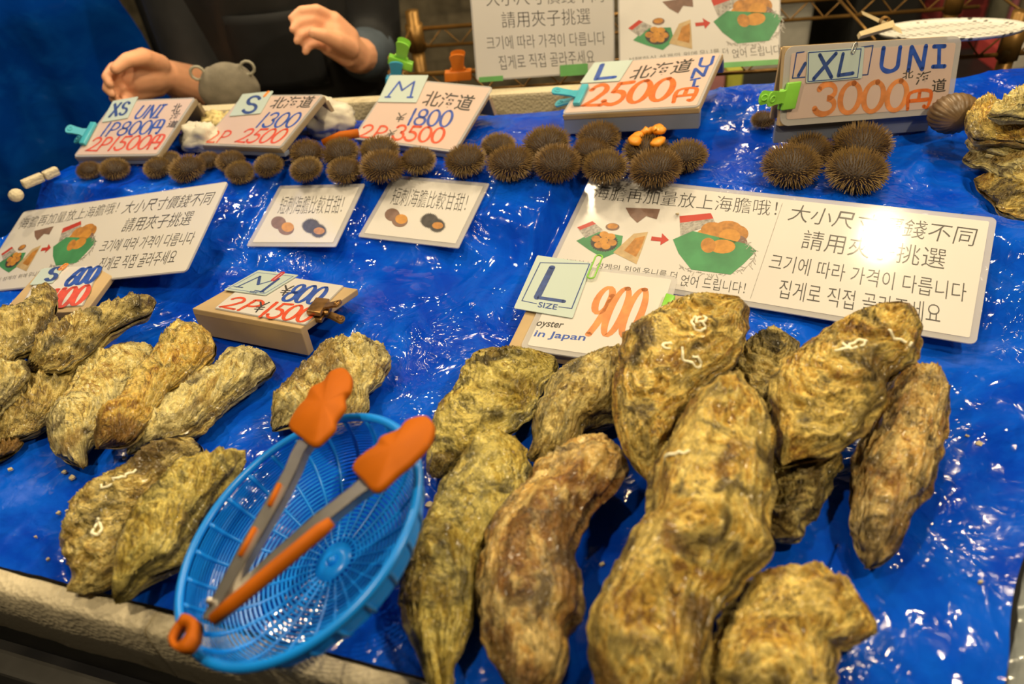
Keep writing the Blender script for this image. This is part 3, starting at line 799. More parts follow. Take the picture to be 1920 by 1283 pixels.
c.line([(1500, 140), (1513, 118)], INK_NAVY, 6)
c.done()
s = size_card([(1518, 96), (1613, 82), (1613, 145), (1512, 154)], c, 'mint card reading XL on the 3000 yen card')
s.hand('X', (1522, 146), (1558, 142), (1532, 102), INK_NAVY, 0.09); s.hand('L', (1562, 141), (1596, 136), (1566, 99), INK_NAVY, 0.09)
s.line([(1519, 98), (1515, 151), (1604, 143), (1607, 86), (1519, 98)], INK_NAVY, 1.6); s.done()
stand(c, 'wooden stand with painted-in blue shade on its front under the pink 3000 card', WOOD, SHADED_WOOD, WOOD, 0.0, 0.92)
# L 2500
c = card([(1112, 116), (1358, 103), (1310, 202), (1054, 216)], 0.044); CL = c
c.make('price_card', 'pink price card reading 2500 with cyan clip', 'price card', PINK_PAPER, 'pink price cards', 0.003, rad=0.006)
c.text('北海道', (1182, 153), (1297, 139), (1196, 126), INK_BLACK, 'handwriting')
for ch, q in (('U', ((1312, 131), (1340, 128), (1316, 114))), ('N', ((1298, 151), (1326, 147), (1304, 134))), ('I', ((1292, 170), (1312, 166), (1297, 155)))):
    c.hand(ch, *q, INK_BLUE, 0.10)
c.hand('2500', (1090, 203), (1258, 190), (1112, 162), INK_ORANGE, 0.085, 0.03); c.hand('E', (1262, 195), (1302, 191), (1272, 172), INK_ORANGE, 0.10); c.done()
s = size_card([(1114, 117), (1194, 113), (1166, 155), (1087, 158)], c, 'mint card reading L on the 2500 yen card')
s.hand('L', (1112, 152), (1158, 149), (1118, 123), INK_BLUE, 0.10); s.done()
stand(c, 'wooden stand with painted-in blue shade on its front under the pink 2500 card', WOOD, SHADED_WOOD, SHADED_WOOD)
# M 1800
c = card([(737, 150), (925, 162), (853, 287), (661, 261)], 0.006); CM = c
c.make('price_card', 'pink price card reading 1800 and 3500 below the upright notice', 'price card', PINK_PAPER, 'pink price cards', 0.003, rad=0.006)
c.text('北海道', (788, 199), (880, 209), (803, 171), INK_BLACK, 'handwriting')
c.hand('Y', (740, 229), (757, 231), (746, 213), INK_BLACK, 0.06); c.hand('1800', (760, 235), (843, 239), (772, 206), INK_BLUE, 0.075, 0.03)
c.hand('2P', (670, 259), (718, 262), (684, 236), INK_RED, 0.085); c.hand('Y', (722, 258), (738, 259), (729, 245), INK_BLACK, 0.06); c.hand('3500', (732, 263), (828, 270), (744, 236), INK_RED, 0.085, 0.03); c.done()
s = size_card([(734, 147), (809, 148), (781, 195), (710, 195)], c, 'mint card reading M on the 1800 yen card')
s.hand('M', (725, 187), (775, 187), (740, 159), INK_BLUE, 0.055); s.done()
stand(c, 'pale wooden stand under the pink 1800 card', WOOD, SHADED_WOOD, WOOD, 0.02, 0.98, 0.02, 0.92)
# S 1300
c = card([(456, 182), (609, 177), (527, 279), (375, 273)], 0.022); CS = c
c.make('price_card', 'pink price card reading 1300 and 2500 beside the grey pouch', 'price card', PINK_PAPER, 'pink price cards', 0.003, rad=0.005)
c.text('北海道', (503, 206), (582, 203), (518, 184), INK_BLACK, 'handwriting')
c.hand('1300', (477, 240), (552, 240), (498, 214), INK_BLUE, 0.075, 0.03); c.hand('2P', (383, 270), (424, 268), (398, 249), INK_RED, 0.08); c.hand('2500', (438, 269), (524, 270), (462, 244), INK_RED, 0.08, 0.03); c.done()
s = size_card([(456, 182), (511, 178), (489, 216), (431, 222)], c, 'mint card reading S on the 1300 yen card')
s.hand('S', (454, 216), (482, 215), (466, 187), INK_NAVY, 0.09); s.done()
stand(c, 'wooden stand with painted-in blue shade on its front under the pink 1300 card', WOOD_GREY, SHADED_WOOD, WOOD_GREY)
# XS
c = card([(215, 190), (369, 185), (296, 293), (139, 295)], 0.018); CXS = c
c.make('price_card', 'pink price card reading 800 and 1500 at far left, by the hand', 'price card', PINK_PAPER, 'pink price cards', 0.003, rad=0.005)
c.hand('UNI', (250, 225), (298, 223), (268, 201), INK_BLUE, 0.075, 0.1); c.hand('1P800E', (186, 258), (298, 253), (202, 233), INK_BLUE, 0.07, 0.05)
c.hand('2P1500E', (160, 286), (296, 281), (178, 261), INK_RED, 0.075, 0.05)
c.text('北', (322, 214), (338, 214), (330, 197), INK_BLACK, 'handwriting'); c.text('海', (318, 228), (334, 228), (326, 214), INK_BLACK, 'handwriting'); c.text('道', (313, 242), (330, 242), (321, 229), INK_BLACK, 'handwriting'); c.done()
s = size_card([(213, 192), (268, 186), (241, 225), (192, 233)], c, 'mint card reading XS on the 800 yen card')
s.hand('XS', (206, 224), (240, 219), (216, 200), INK_NAVY, 0.085); s.done()
stand(c, 'wooden stand with painted-in blue shade on its front under the pink 800 and 1500 card', WOOD_GREY, SHADED_WOOD, WOOD_GREY)
# 900
c = card([(1050, 500), (1272, 518), (1222, 692), (974, 656)], 0.020); C9 = c
c.make('price_card', 'white price card reading 900 behind the largest oysters', 'price card', WHITE_PAPER, 'white price cards', 0.006, rad=0.008)
c.hand('900', (1085, 628), (1186, 634), (1126, 541), INK_LORANGE, 0.048, 0.0)
c.text('oyster', (1002, 618), (1050, 622), (1010, 604), INK_BLACK, 'handwriting'); c.text('in Japan', (998, 637), (1092, 645), (1006, 622), INK_BLUE, 'handwriting'); c.done()
s = size_card([(1010, 488), (1105, 513), (1072, 601), (966, 584)], c, 'mint card reading L size, clipped onto the 900 card')
s.line([(1038, 514), (1011, 566)], INK_NAVY, 13); s.line([(1011, 566), (1058, 574)], INK_NAVY, 9)
s.line([(1010, 577), (982, 571), (1016, 503), (1101, 514), (1071, 586), (1050, 583)], INK_NAVY, 2.0)
s.text('SIZE', (1012, 583), (1046, 588), (1015, 574), INK_NAVY, 'handwriting'); s.done(); S9 = s
stand(c, 'wooden stand holding the white 900 card', WOOD, WOOD, WOOD, -0.10, 1.08, 0.03, 0.80)
# 800
c = card([(481, 522), (673, 554), (566, 628), (363, 590)], 0.032); B8 = c
stand(c, 'pale pine stand under the white 800 card, left of centre', WOOD, WOOD, WOOD, below=-0.007)
B8.top = 0.007
def lay(host, quad, up):
    c = Card(quad, 0.0); c.fit = host.fit
    c.O = host.px(quad[3], up); a = host.px(quad[2], up) - c.O; b = host.px(quad[0], up) - c.O
    c.U, c.V, c.n = a, b, host.n; c.w, c.h = a.length, b.length; c.un, c.vn = a.normalized(), b.normalized(); return c
c = lay(B8, [(489, 523), (670, 554), (575, 624), (405, 592)], 0.0073); C8 = c
c.make('price_card', 'white price card reading 800 and 1500 with bulldog clip', 'price card', WHITE_PAPER, 'white price cards', 0.0012, th=0.0010, rad=0.003)
c.hand('Y', (528, 571), (549, 573), (541, 552), INK_BLACK, 0.05); c.hand('800', (530, 581), (600, 590), (568, 550), INK_BLUE, 0.068, 0.0)
c.hand('2P', (412, 591), (478, 601), (440, 573), INK_RED, 0.085); c.hand('Y', (476, 600), (496, 602), (490, 583), INK_BLACK, 0.05); c.hand('1500', (486, 608), (578, 621), (515, 584), INK_RED, 0.07, 0.0); c.done()
s = size_card([(487, 521), (566, 531), (502, 573), (419, 561)], c, 'mint card reading M on the white 800 card')
s.line([(445, 556), (490, 534)], INK_NAVY, 3.5); s.line([(490, 534), (487, 551)], INK_NAVY, 5.5); s.line([(487, 551), (527, 539)], INK_NAVY, 3.5); s.line([(527, 539), (494, 566)], INK_NAVY, 6)
s.line([(440, 555), (456, 557)], INK_NAVY, 3); s.line([(481, 563), (499, 567)], INK_NAVY, 3)
s.line([(485, 526), (556, 534), (500, 570), (428, 559), (485, 526)], INK_BLUE, 1.0); s.text('SIZE', (469, 568), (484, 570), (472, 564), INK_NAVY, 'handwriting'); s.done()
# 600
c = card([(84, 513), (230, 504), (166, 594), (2, 603)], 0.030); B6 = c
stand(c, 'pine stand under the white 600 card at the left edge', WOOD, WOOD, WOOD, below=-0.007); B6.top = 0.007
c = lay(B6, [(86, 515), (225, 506), (160, 586), (40, 592)], 0.0073); C6 = c
c.make('price_card', 'white price card reading 600, partly hidden by dark oysters at left', 'price card', WHITE_PAPER, 'white price cards', 0.0012, th=0.0010, rad=0.003)
c.hand('600', (127, 554), (190, 546), (160, 517), INK_BLUE, 0.068, 0.0); c.hand('1100', (78, 594), (157, 584), (106, 561), INK_RED, 0.07, 0.0); c.done()
s = size_card([(84, 520), (124, 513), (106, 549), (58, 554)], c, 'mint card reading S on the white 600 card')
s.hand('S', (88, 545), (112, 542), (100, 518), INK_NAVY, 0.09); s.done()


# ------------------------------------------------------------------ oysters
def smooth_loop(pts, m=160):
    n = len(pts); out = []
    for i in range(n):
        p0, p1, p2, p3 = pts[i - 1], pts[i], pts[(i + 1) % n], pts[(i + 2) % n]
        for k in range(8):
            t = k / 8
            out.append(0.5 * (2 * p1 + (p2 - p0) * t + (2 * p0 - 5 * p1 + 4 * p2 - p3) * t * t + (3 * p1 - 3 * p2 + p3 - p0) * t ** 3))
    return out
def fbm(p, o=3):
    a, s, v = 1.0, 1.0, 0.0
    for _ in range(o):
        v += a * noise.noise(p * s); a *= 0.5; s *= 2.1
    return v
class Oyster:
    def __init__(s, label, outline, e1, e2, H, style, seed, lower=None, roll=0.0, umbo=1, worms=0, res=1.0, bump_=1.0, group='oysters for sale', ridge=1.0):
        """outline as seen in the photograph; e1, e2 = ends of the shell's axis as (px, py, height above the display) ; umbo = end with the hinge"""
        A, B = at(*e1), at(*e2)
        a = (B - A).normalized(); c = a.cross(Vector((0, 0, 1))).normalized(); n = c.cross(a)
        if roll: c, n = c * math.cos(R(roll)) + n * math.sin(R(roll)), n * math.cos(R(roll)) - c * math.sin(R(roll))
        s.A, s.a, s.c, s.n = A, a, c, n
        loop = []
        for p in outline:
            d = ray(*p); k = (A - CAM).dot(n) / d.dot(n); q = CAM + d * k - A
            loop.append(np.array([q.dot(a), q.dot(c)]))
        loop = smooth_loop(loop)
        L = np.array(loop); s0, s1 = L[:, 0].min(), L[:, 0].max()
        K = 90; ts = np.linspace(s0, s1, K + 1); lo = np.full(K + 1, 9.0); hi = np.full(K + 1, -9.0)
        m = len(L)
        for i in range(m):
            p, q = L[i], L[(i + 1) % m]
            x0, x1 = min(p[0], q[0]), max(p[0], q[0])
            for k in range(max(0, int((x0 - s0) / (s1 - s0) * K) - 1), min(K, int((x1 - s0) / (s1 - s0) * K) + 2) + 1):
                if k > K: continue
                x = ts[k]
                if x0 - 1e-9 <= x <= x1 + 1e-9:
                    t = 0.5 if x1 - x0 < 1e-9 else (x - p[0]) / (q[0] - p[0])
                    y = p[1] + (q[1] - p[1]) * t; lo[k] = min(lo[k], y); hi[k] = max(hi[k], y)
        bad = lo > hi; good = ~bad
        lo[bad] = np.interp(ts[bad], ts[good], lo[good]); hi[bad] = np.interp(ts[bad], ts[good], hi[good])
        s.ts, s.lo, s.hi, s.s0, s.s1 = ts, lo, hi, s0, s1
        s.W = float((hi - lo).max()); s.Ln = s1 - s0; s.H = H; s.seed = seed; s.umbo = umbo; s.br = bump_; s.rg = ridge
        s.H2 = lower if lower is not None else H * 0.6
        base = A + a * (s0 + s1) / 2; base = Vector((base.x, base.y, T + hz(base.x, base.y)))
        th = thing('oyster', label, 'oyster', base, group); s.root = th
        om = oyster_material(style); NS, NT = int(118 * res), int(74 * res)
        for nm, sg, ns, nt_ in (('upper_shell', 1, NS, NT), ('lower_shell', -1, int(NS * 0.6), int(NT * 0.6))):
            v = []; f = []; uv = []
            for i in range(ns + 1):
                q = 0.5 - 0.5 * math.cos(math.pi * i / ns)
                for j in range(nt_ + 1):
                    u = -math.cos(math.pi * j / nt_) if sg > 0 else -1 + 2 * j / nt_
                    p, r = s.point(q, u, sg); v.append(p); uv.append((r, 0.5 + 0.5 * u))
            for i in range(ns):
                for j in range(nt_):
                    k = i * (nt_ + 1) + j
                    fc = (k, k + 1, k + nt_ + 2, k + nt_ + 1)
                    f.append(fc if sg < 0 else fc[::-1])
            mesh(nm, v, f, om, th, uv=uv)
        rr = random.Random(seed + 5)
        for k in range(worms):
            x, y, a_ = rr.uniform(0.25, 0.75), rr.uniform(-0.45, 0.45), rr.uniform(0, 6.28); pts = []
            turn = rr.uniform(-0.5, 0.5)
            for i in range(rr.randint(10, 20)):
                p, _ = s.point(x, y, 1); pts.append(p + s.n * 0.0007)
                a_ += turn + rr.uniform(-0.7, 0.7); st = 0.0020
                x = min(0.9, max(0.1, x + math.cos(a_) * st / s.Ln)); y = min(0.8, max(-0.8, y + math.sin(a_) * st / (s.W / 2)))
            nn = len(pts); MB().tube(pts, [0.0012 * (0.8 + 0.3 * math.sin(3.1 * i / nn)) for i in range(nn)], 6).build('worm_tube', WORM, th, True)
    def point(s, q, u, sg):
        x = s.s0 + s.Ln * q
        lo, hi = np.interp(x, s.ts, s.lo), np.interp(x, s.ts, s.hi)
        w = max(0.0, hi - lo); mid = (lo + hi) / 2; sd = s.seed * 3.7
        en = min(1.0, (math.sin(math.pi * min(1, max(0, q)))) * 2.2) ** 0.5          # rounding at both tips
        jag = 1 + 0.07 * noise.noise(Vector((q * 9, math.copysign(2, u), sd))) + 0.06 * noise.noise(Vector((q * 26, math.copysign(2, u), sd)))
        hw_ = w / 2 * en ** 0.35 * (jag if abs(u) > 0 else 1)
        if sg < 0: hw_ *= 0.985
        sig = q if s.umbo == 1 else 1 - q
        rho = 1 - (1 - sig) * (1 - abs(u) ** 2.6)
        e = (max(0.0, w) / s.W) ** 0.45 * en
        y = mid + hw_ * u
        P2 = Vector((x, y, 0)); N2 = P2 * 24 + Vector((sd, sd * 0.7, 0))
        wave = 0.0035 * noise.noise(Vector((q * 5, math.copysign(1.5, u) * abs(u), sd + 9))) * (s.W / 0.07)
        if sg > 0:
            prof = max(0.0, 1 - abs(u - 0.25 * math.sin(s.seed * 2.3) * (1 - u * u)) ** 2.2) ** 0.80
            hgt = s.H * e * prof * (1 + 0.22 * noise.noise(Vector((q * 2.6, u * 1.1, sd))))
            inn = 1 - abs(u) ** 7
            wob = fbm(N2 * 1.1, 2)
            ph = rho * 8.5 + 1.35 * wob + 0.35 * noise.noise(N2 * 3.5)
            r1 = ph - math.floor(ph)
            ph2 = rho * 25 + 3.0 * wob + 0.9 * noise.noise(N2 * 4)
            r2 = ph2 - math.floor(ph2)
            d = 0.0075 * (r1 ** 2.6 - 0.3) + 0.0026 * (r2 ** 1.8 - 0.35)
            d = d * s.rg * (0.6 + 0.8 * abs(noise.noise(N2 * 0.6)))
            d += s.br * (0.0058 * noise.noise(N2 * 1.3 + Vector((0, 0, 3))) + 0.0030 * (0.5 - abs(noise.noise(N2 * 2.6))) + 0.0022 * fbm(N2 * 5.0, 2))
            z = hgt + d * inn * en + wave
            lam = math.copysign(0.0022, u) * (math.sin(hgt / 0.0018 + 4 * wob)) * (abs(u) ** 4)
            return s.A + s.a * (x + 0.35 * d * (1 if s.umbo == 1 else -1)) + s.c * (y + lam) + s.n * z, rho
        prof = max(0.0, 1 - abs(u) ** 4) ** 0.7
        hgt = s.H2 * e * prof
        d = 0.002 * noise.noise(N2 * 2.0 + Vector((5, 5, 5)))
        lam = math.copysign(0.0018, u) * math.sin(hgt / 0.0014 + 3 * noise.noise(N2)) * abs(u) ** 4
        return s.A + s.a * x + s.c * (y + lam) - s.n * (hgt + 0.0006 - wave) + s.n * d, rho

OY = []
def oy(*a, **k): OY.append(Oyster(*a, **k)); return OY[-1]
FG = 'large oysters in the front pile'; ML = 'oysters on the left of the display'; FLG = 'oysters at the far left edge'; RG = 'oysters at the far right edge'
oy('long green-tinged oyster beside the blue basket, leftmost of the front pile', [(935, 822), (975, 822), (992, 850), (990, 890), (985, 930), (960, 975), (935, 1010), (915, 1060), (903, 1110), (890, 1165), (868, 1215), (852, 1245), (846, 1290), (825, 1325), (806, 1290), (792, 1250), (778, 1215), (764, 1185), (755, 1140), (753, 1090), (745, 1050), (765, 1025), (798, 990), (812, 958), (826, 925), (848, 900), (870, 860), (895, 838)],
   (962, 822, 0.024), (822, 1325, 0.014), 0.026, 'green', 1, umbo=2, worms=0, group=FG)
oy('long reddish-brown curved oyster, second from left in the front pile', [(1120, 816), (1152, 836), (1178, 882), (1172, 898), (1140, 935), (1106, 972), (1090, 1012), (1086, 1060), (1096, 1088), (1096, 1132), (1090, 1166), (1066, 1200), (1068, 1232), (1058, 1268), (1030, 1305), (980, 1320), (945, 1285), (920, 1232), (901, 1172), (891, 1130), (897, 1084), (905, 1040), (912, 1000), (930, 962), (965, 925), (985, 905), (1005, 868), (1055, 842)],
   (1135, 825, 0.036), (990, 1318, 0.026), 0.030, 'rust', 2, umbo=2, worms=0, group=FG)
oy('longest golden-brown oyster lying on top in the middle of the front pile', [(1352, 718), (1390, 708), (1422, 730), (1440, 770), (1451, 812), (1448, 870), (1453, 920), (1442, 965), (1442, 1000), (1450, 1035), (1430, 1062), (1400, 1088), (1370, 1122), (1342, 1162), (1330, 1202), (1325, 1250), (1312, 1310), (1205, 1350), (1108, 1320), (1104, 1262), (1107, 1200), (1114, 1150), (1130, 1108), (1152, 1068), (1182, 1010), (1206, 975), (1216, 930), (1228, 880), (1248, 838), (1282, 782), (1312, 742)],
   (1388, 712, 0.080), (1200, 1345, 0.034), 0.036, 'gold', 3, umbo=2, worms=1, group=FG, lower=0.024)
oy('broad oyster with white worm tubes standing against the 900 card', [(1240, 583), (1290, 567), (1340, 561), (1385, 557), (1409, 576), (1401, 602), (1398, 640), (1392, 672), (1368, 702), (1330, 728), (1302, 762), (1276, 802), (1252, 836), (1238, 870), (1226, 908), (1205, 896), (1181, 866), (1165, 830), (1153, 790), (1153, 740), (1157, 690), (1166, 640), (1192, 608)],
   (1385, 562, 0.080), (1210, 905, 0.046), 0.030, 'gold', 4, umbo=1, worms=4, group=FG, lower=0.02)
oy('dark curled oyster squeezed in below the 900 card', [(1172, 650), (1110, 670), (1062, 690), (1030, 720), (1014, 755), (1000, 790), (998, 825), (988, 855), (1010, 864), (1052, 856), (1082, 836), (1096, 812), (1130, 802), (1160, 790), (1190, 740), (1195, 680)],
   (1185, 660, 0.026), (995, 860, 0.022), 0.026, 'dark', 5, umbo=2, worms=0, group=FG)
oy('flat greenish oyster lying left of the 900 card pile', [(880, 680), (920, 668), (980, 664), (1030, 668), (1052, 682), (1042, 702), (1018, 732), (1002, 770), (985, 792), (950, 822), (922, 842), (890, 866), (850, 882), (820, 893), (800, 880), (804, 850), (814, 820), (816, 790), (831, 760), (855, 730), (868, 702)],
   (1045, 672, 0.020), (806, 888, 0.018), 0.022, 'green', 6, umbo=1, worms=0, group=FG)
oy('broad tilted oyster overlapping the lower edge of the wide notice', [(1640, 570), (1690, 568), (1726, 590), (1724, 640), (1718, 672), (1690, 702), (1668, 722), (1656, 762), (1636, 795), (1600, 832), (1560, 852), (1500, 872), (1464, 876), (1450, 840), (1449, 780), (1444, 712), (1460, 688), (1490, 664), (1530, 632), (1580, 604)],
   (1708, 574, 0.088), (1462, 872, 0.050), 0.026, 'gold', 7, umbo=1, worms=3, group=FG, lower=0.02)
oy('ridged brown oyster pointing down, rightmost of the front pile', [(1700, 690), (1742, 694), (1777, 710), (1777, 760), (1766, 840), (1756, 882), (1736, 930), (1706, 976), (1691, 1012), (1666, 1050), (1630, 1066), (1610, 1042), (1600, 1010), (1595, 960), (1594, 900), (1600, 850), (1622, 800), (1655, 738)],
   (1755, 698, 0.038), (1625, 1062, 0.018), 0.028, 'rust', 8, umbo=2, worms=0, group=FG, ridge=1.4)
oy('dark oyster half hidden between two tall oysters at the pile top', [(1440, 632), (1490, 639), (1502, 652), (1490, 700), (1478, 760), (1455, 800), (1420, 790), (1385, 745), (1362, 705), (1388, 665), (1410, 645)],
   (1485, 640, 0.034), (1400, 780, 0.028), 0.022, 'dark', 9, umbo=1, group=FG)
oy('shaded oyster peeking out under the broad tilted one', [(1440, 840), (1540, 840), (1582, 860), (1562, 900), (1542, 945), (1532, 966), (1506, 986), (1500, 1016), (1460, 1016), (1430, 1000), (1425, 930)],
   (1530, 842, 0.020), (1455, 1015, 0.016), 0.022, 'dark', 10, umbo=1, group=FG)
oy('broad pale oyster with a hooked right side, nearest in the lower right', [(1440, 1076), (1500, 1064), (1552, 1080), (1590, 1110), (1626, 1140), (1638, 1176), (1620, 1206), (1576, 1226), (1560, 1262), (1550, 1320), (1440, 1345), (1340, 1330), (1327, 1232), (1342, 1188), (1380, 1118)],
   (1480, 1068, 0.030), (1440, 1345, 0.022), 0.026, 'gold', 11, umbo=2, worms=0, group=FG)
oy('dark knobbly oyster left of the basket, behind its partner', [(350, 826), (384, 838), (382, 862), (350, 890), (330, 940), (300, 990), (262, 1010), (240, 1060), (222, 1092), (165, 1112), (124, 1106), (136, 1080), (121, 1040), (125, 1000), (140, 964), (165, 930), (200, 905), (250, 878), (300, 850)],
   (380, 838, 0.018), (135, 1105, 0.013), 0.026, 'dark', 12, umbo=1, worms=2, group=ML)
oy('long oyster pressed against the left side of the basket', [(395, 855), (440, 849), (462, 852), (440, 900), (402, 950), (364, 1008), (348, 1040), (336, 1062), (300, 1078), (270, 1092), (244, 1122), (215, 1132), (211, 1105), (218, 1080), (222, 1020), (238, 990), (260, 950), (300, 910), (335, 882)],
   (458, 850, 0.038), (214, 1130, 0.024), 0.028, 'green', 13, umbo=2, worms=0, group=ML)
oy('pale flat oyster, left of the trio below the 800 stand', [(200, 658), (250, 649), (296, 650), (290, 690), (250, 740), (225, 780), (185, 820), (166, 850), (166, 876), (130, 872), (104, 850), (89, 800), (94, 780), (115, 758), (140, 720), (170, 688)],
   (290, 652, 0.016), (148, 876, 0.014), 0.018, 'pale', 14, umbo=2, group=ML, bump_=0.8)
oy('ochre oyster in the middle of the trio below the 800 stand', [(345, 609), (390, 618), (406, 650), (388, 682), (355, 712), (315, 745), (280, 795), (254, 832), (215, 841), (174, 838), (180, 798), (220, 768), (247, 728), (280, 690), (306, 655), (318, 628)],
   (385, 615, 0.032), (190, 838, 0.028), 0.022, 'gold', 15, umbo=2, worms=0, group=ML)
oy('pale gold oyster touching the front of the 800 stand', [(430, 660), (465, 647), (496, 664), (525, 690), (510, 706), (472, 732), (432, 762), (402, 792), (370, 816), (310, 831), (244, 853), (240, 832), (250, 800), (272, 778), (302, 748), (330, 720), (362, 704), (402, 690)],
   (512, 680, 0.017), (246, 850, 0.013), 0.020, 'pale', 16, umbo=2, worms=0, group=ML)
oy('frilled oyster behind the orange tong heads, alone below the small notices', [(600, 660), (640, 644), (690, 650), (716, 650), (734, 680), (716, 712), (694, 742), (690, 780), (650, 800), (600, 815), (560, 800), (514, 810), (511, 780), (525, 740), (555, 708), (575, 688)],
   (722, 656, 0.022), (515, 806, 0.016), 0.024, 'pale', 17, umbo=2, worms=0, group=ML, ridge=1.6)
oy('long dark oyster reaching right in front of the 600 stand', [(292, 566), (272, 559), (232, 574), (160, 604), (100, 624), (58, 650), (46, 690), (100, 702), (160, 672), (205, 632), (245, 606), (280, 592)],
   (290, 572, 0.032), (50, 690, 0.038), 0.024, 'dark', 18, umbo=2, group=FLG)
oy('dark upright oyster covering the left of the 600 card', [(84, 540), (106, 556), (102, 592), (90, 625), (55, 660), (0, 695), (-60, 700), (-60, 620), (0, 598), (50, 578)],
   (98, 545, 0.062), (-55, 690, 0.050), 0.022, 'dark', 19, umbo=2, group=FLG)
oy('grey-flanked oyster leaning at the left edge below the dark long one', [(150, 639), (190, 649), (187, 692), (162, 722), (132, 752), (110, 782), (60, 812), (0, 834), (-25, 800), (28, 752), (58, 710), (100, 668)],
   (185, 645, 0.016), (-15, 825, 0.014), 0.022, 'dark', 20, umbo=2, group=FLG)
oy('pale yellow oyster cut by the left edge of the picture', [(0, 684), (45, 680), (56, 700), (40, 732), (0, 772), (-60, 810), (-80, 740), (-50, 700)],
   (52, 686, 0.046), (-75, 790, 0.034), 0.018, 'pale', 21, umbo=2, group=FLG)
oy('small oyster at the left edge, lowest of its heap', [(40, 828), (38, 838), (0, 862), (-40, 870), (-50, 845), (0, 834)],
   (42, 830, 0.008), (-48, 866, 0.008), 0.010, 'gold', 22, umbo=2, group=FLG, res=0.6)
oy('topmost grey-tan oyster of the heap at the right edge', [(1870, 202), (1892, 181), (1920, 175), (1970, 178), (1985, 205), (1930, 220), (1880, 222), (1850, 216)],
   (1856, 214, 0.125), (1985, 190, 0.125), 0.02, 'pale', 23, umbo=2, group=RG, res=0.8)
oy('tan oyster second from top of the right edge heap, with a dark tip', [(1813, 214), (1850, 207), (1890, 224), (1940, 240), (1985, 262), (1930, 268), (1880, 262), (1832, 262), (1811, 240)],
   (1815, 225, 0.098), (1980, 258, 0.098), 0.022, 'gold', 24, umbo=2, group=RG, res=0.8)
oy('tan oyster in the middle of the right edge heap', [(1812, 264), (1850, 250), (1900, 250), (1980, 262), (1985, 300), (1920, 298), (1860, 290), (1825, 282)],
   (1814, 268, 0.078), (1980, 285, 0.078), 0.02, 'pale', 25, umbo=2, group=RG, res=0.8)
oy('long pale oyster jutting left from the right edge heap', [(1803, 302), (1822, 284), (1870, 280), (1930, 286), (1985, 310), (1985, 360), (1930, 352), (1880, 334), (1848, 314), (1820, 310)],
   (1806, 300, 0.066), (1985, 345, 0.060), 0.022, 'pale', 26, umbo=1, group=RG)
oy('lowest oyster of the right edge heap, with dark underside', [(1826, 338), (1850, 336), (1880, 348), (1940, 356), (1985, 372), (1985, 405), (1920, 404), (1880, 398), (1858, 372)],
   (1830, 340, 0.048), (1985, 396, 0.044), 0.02, 'gold', 27, umbo=1, group=RG)

# the ribbed brown shell behind the 3000 card
cs = at(1788, 213, 0.088); sh = thing('ribbed_shell', 'round brown ribbed shell half hidden behind the 3000 card', 'shell', (cs.x, cs.y, T + hz(cs.x, cs.y)))
v = []; f = []; nu, nv = 72, 24; rS = 46 * depth(cs) / FPX
for j in range(nv + 1):
    for i in range(nu):
        th, ph = math.pi * j / nv, 2 * math.pi * i / nu
        rb = 1 + 0.05 * math.cos(ph * 24) * math.sin(th)
        v.append(cs + Vector((1.0 * rS * math.sin(th) * math.cos(ph) * rb, 0.75 * rS * math.cos(th), 0.80 * rS * math.sin(th) * math.sin(ph) * rb)))
for j in range(nv):
    for i in range(nu):
        k = (i + 1) % nu; f.append((j * nu + i, j * nu + k, (j + 1) * nu + k, (j + 1) * nu + i))
mesh('valve', v, f, mat('brown_ribbed_shell', (0.17, 0.105, 0.05), 0.4, var=0.5, scale=50), sh)

# ------------------------------------------------------------------ sea urchins
def urchin_meshes(seed):
    rr = random.Random(seed); g = math.pi * (3 - math.sqrt(5)); N = 820
    b = MB(); b.ball((0, 0, 0), 0.80, 0.80, 0.50, 28, 16)
    sp = MB()
    for i in range(N):
        z = 1 - 2 * (i + 0.5) / N
        if z < -0.75: continue
        r = math.sqrt(1 - z * z); a = i * g + rr.uniform(-0.05, 0.05)
        d = Vector((r * math.cos(a), r * math.sin(a), z))
        p = Vector((d.x * 0.79, d.y * 0.79, d.z * 0.49))
        nn = Vector((d.x / 0.79, d.y / 0.79, d.z / 0.49)).normalized()
        nn = (nn + Vector((rr.uniform(-1, 1), rr.uniform(-1, 1), rr.uniform(-0.7, 0.9))) * 0.22).normalized()
        ln = rr.uniform(0.15, 0.24); w = 0.019
        s1 = nn.cross(Vector((0.3, 0.5, 0.81))).normalized(); s2 = nn.cross(s1)
        q = [p + (s1 * math.cos(k * 2.094) + s2 * math.sin(k * 2.094)) * w for k in range(3)]
        t = [p + nn * ln + (s1 * math.cos(k * 2.094) + s2 * math.sin(k * 2.094)) * w * 0.35 for k in range(3)]
        sp.add(q + t, [(0, 1, 4, 3), (1, 2, 5, 4), (2, 0, 3, 5), (3, 4, 5)])
    return b, sp
UPROTO = []
for k in range(4):
    b, sp = urchin_meshes(40 + k); M_ = []
    for nm, mb, m, sm in (('shell_body', b, TEST, True), ('spines', sp, SPINES, False)):
        me = bpy.data.meshes.new(nm); me.from_pydata([tuple(x) for x in mb.v], [], mb.f)
        if sm: me.polygons.foreach_set('use_smooth', [True] * len(me.polygons))
        me.materials.append(m); M_.append(me)
    UPROTO.append(M_)
UR = random.Random(77)
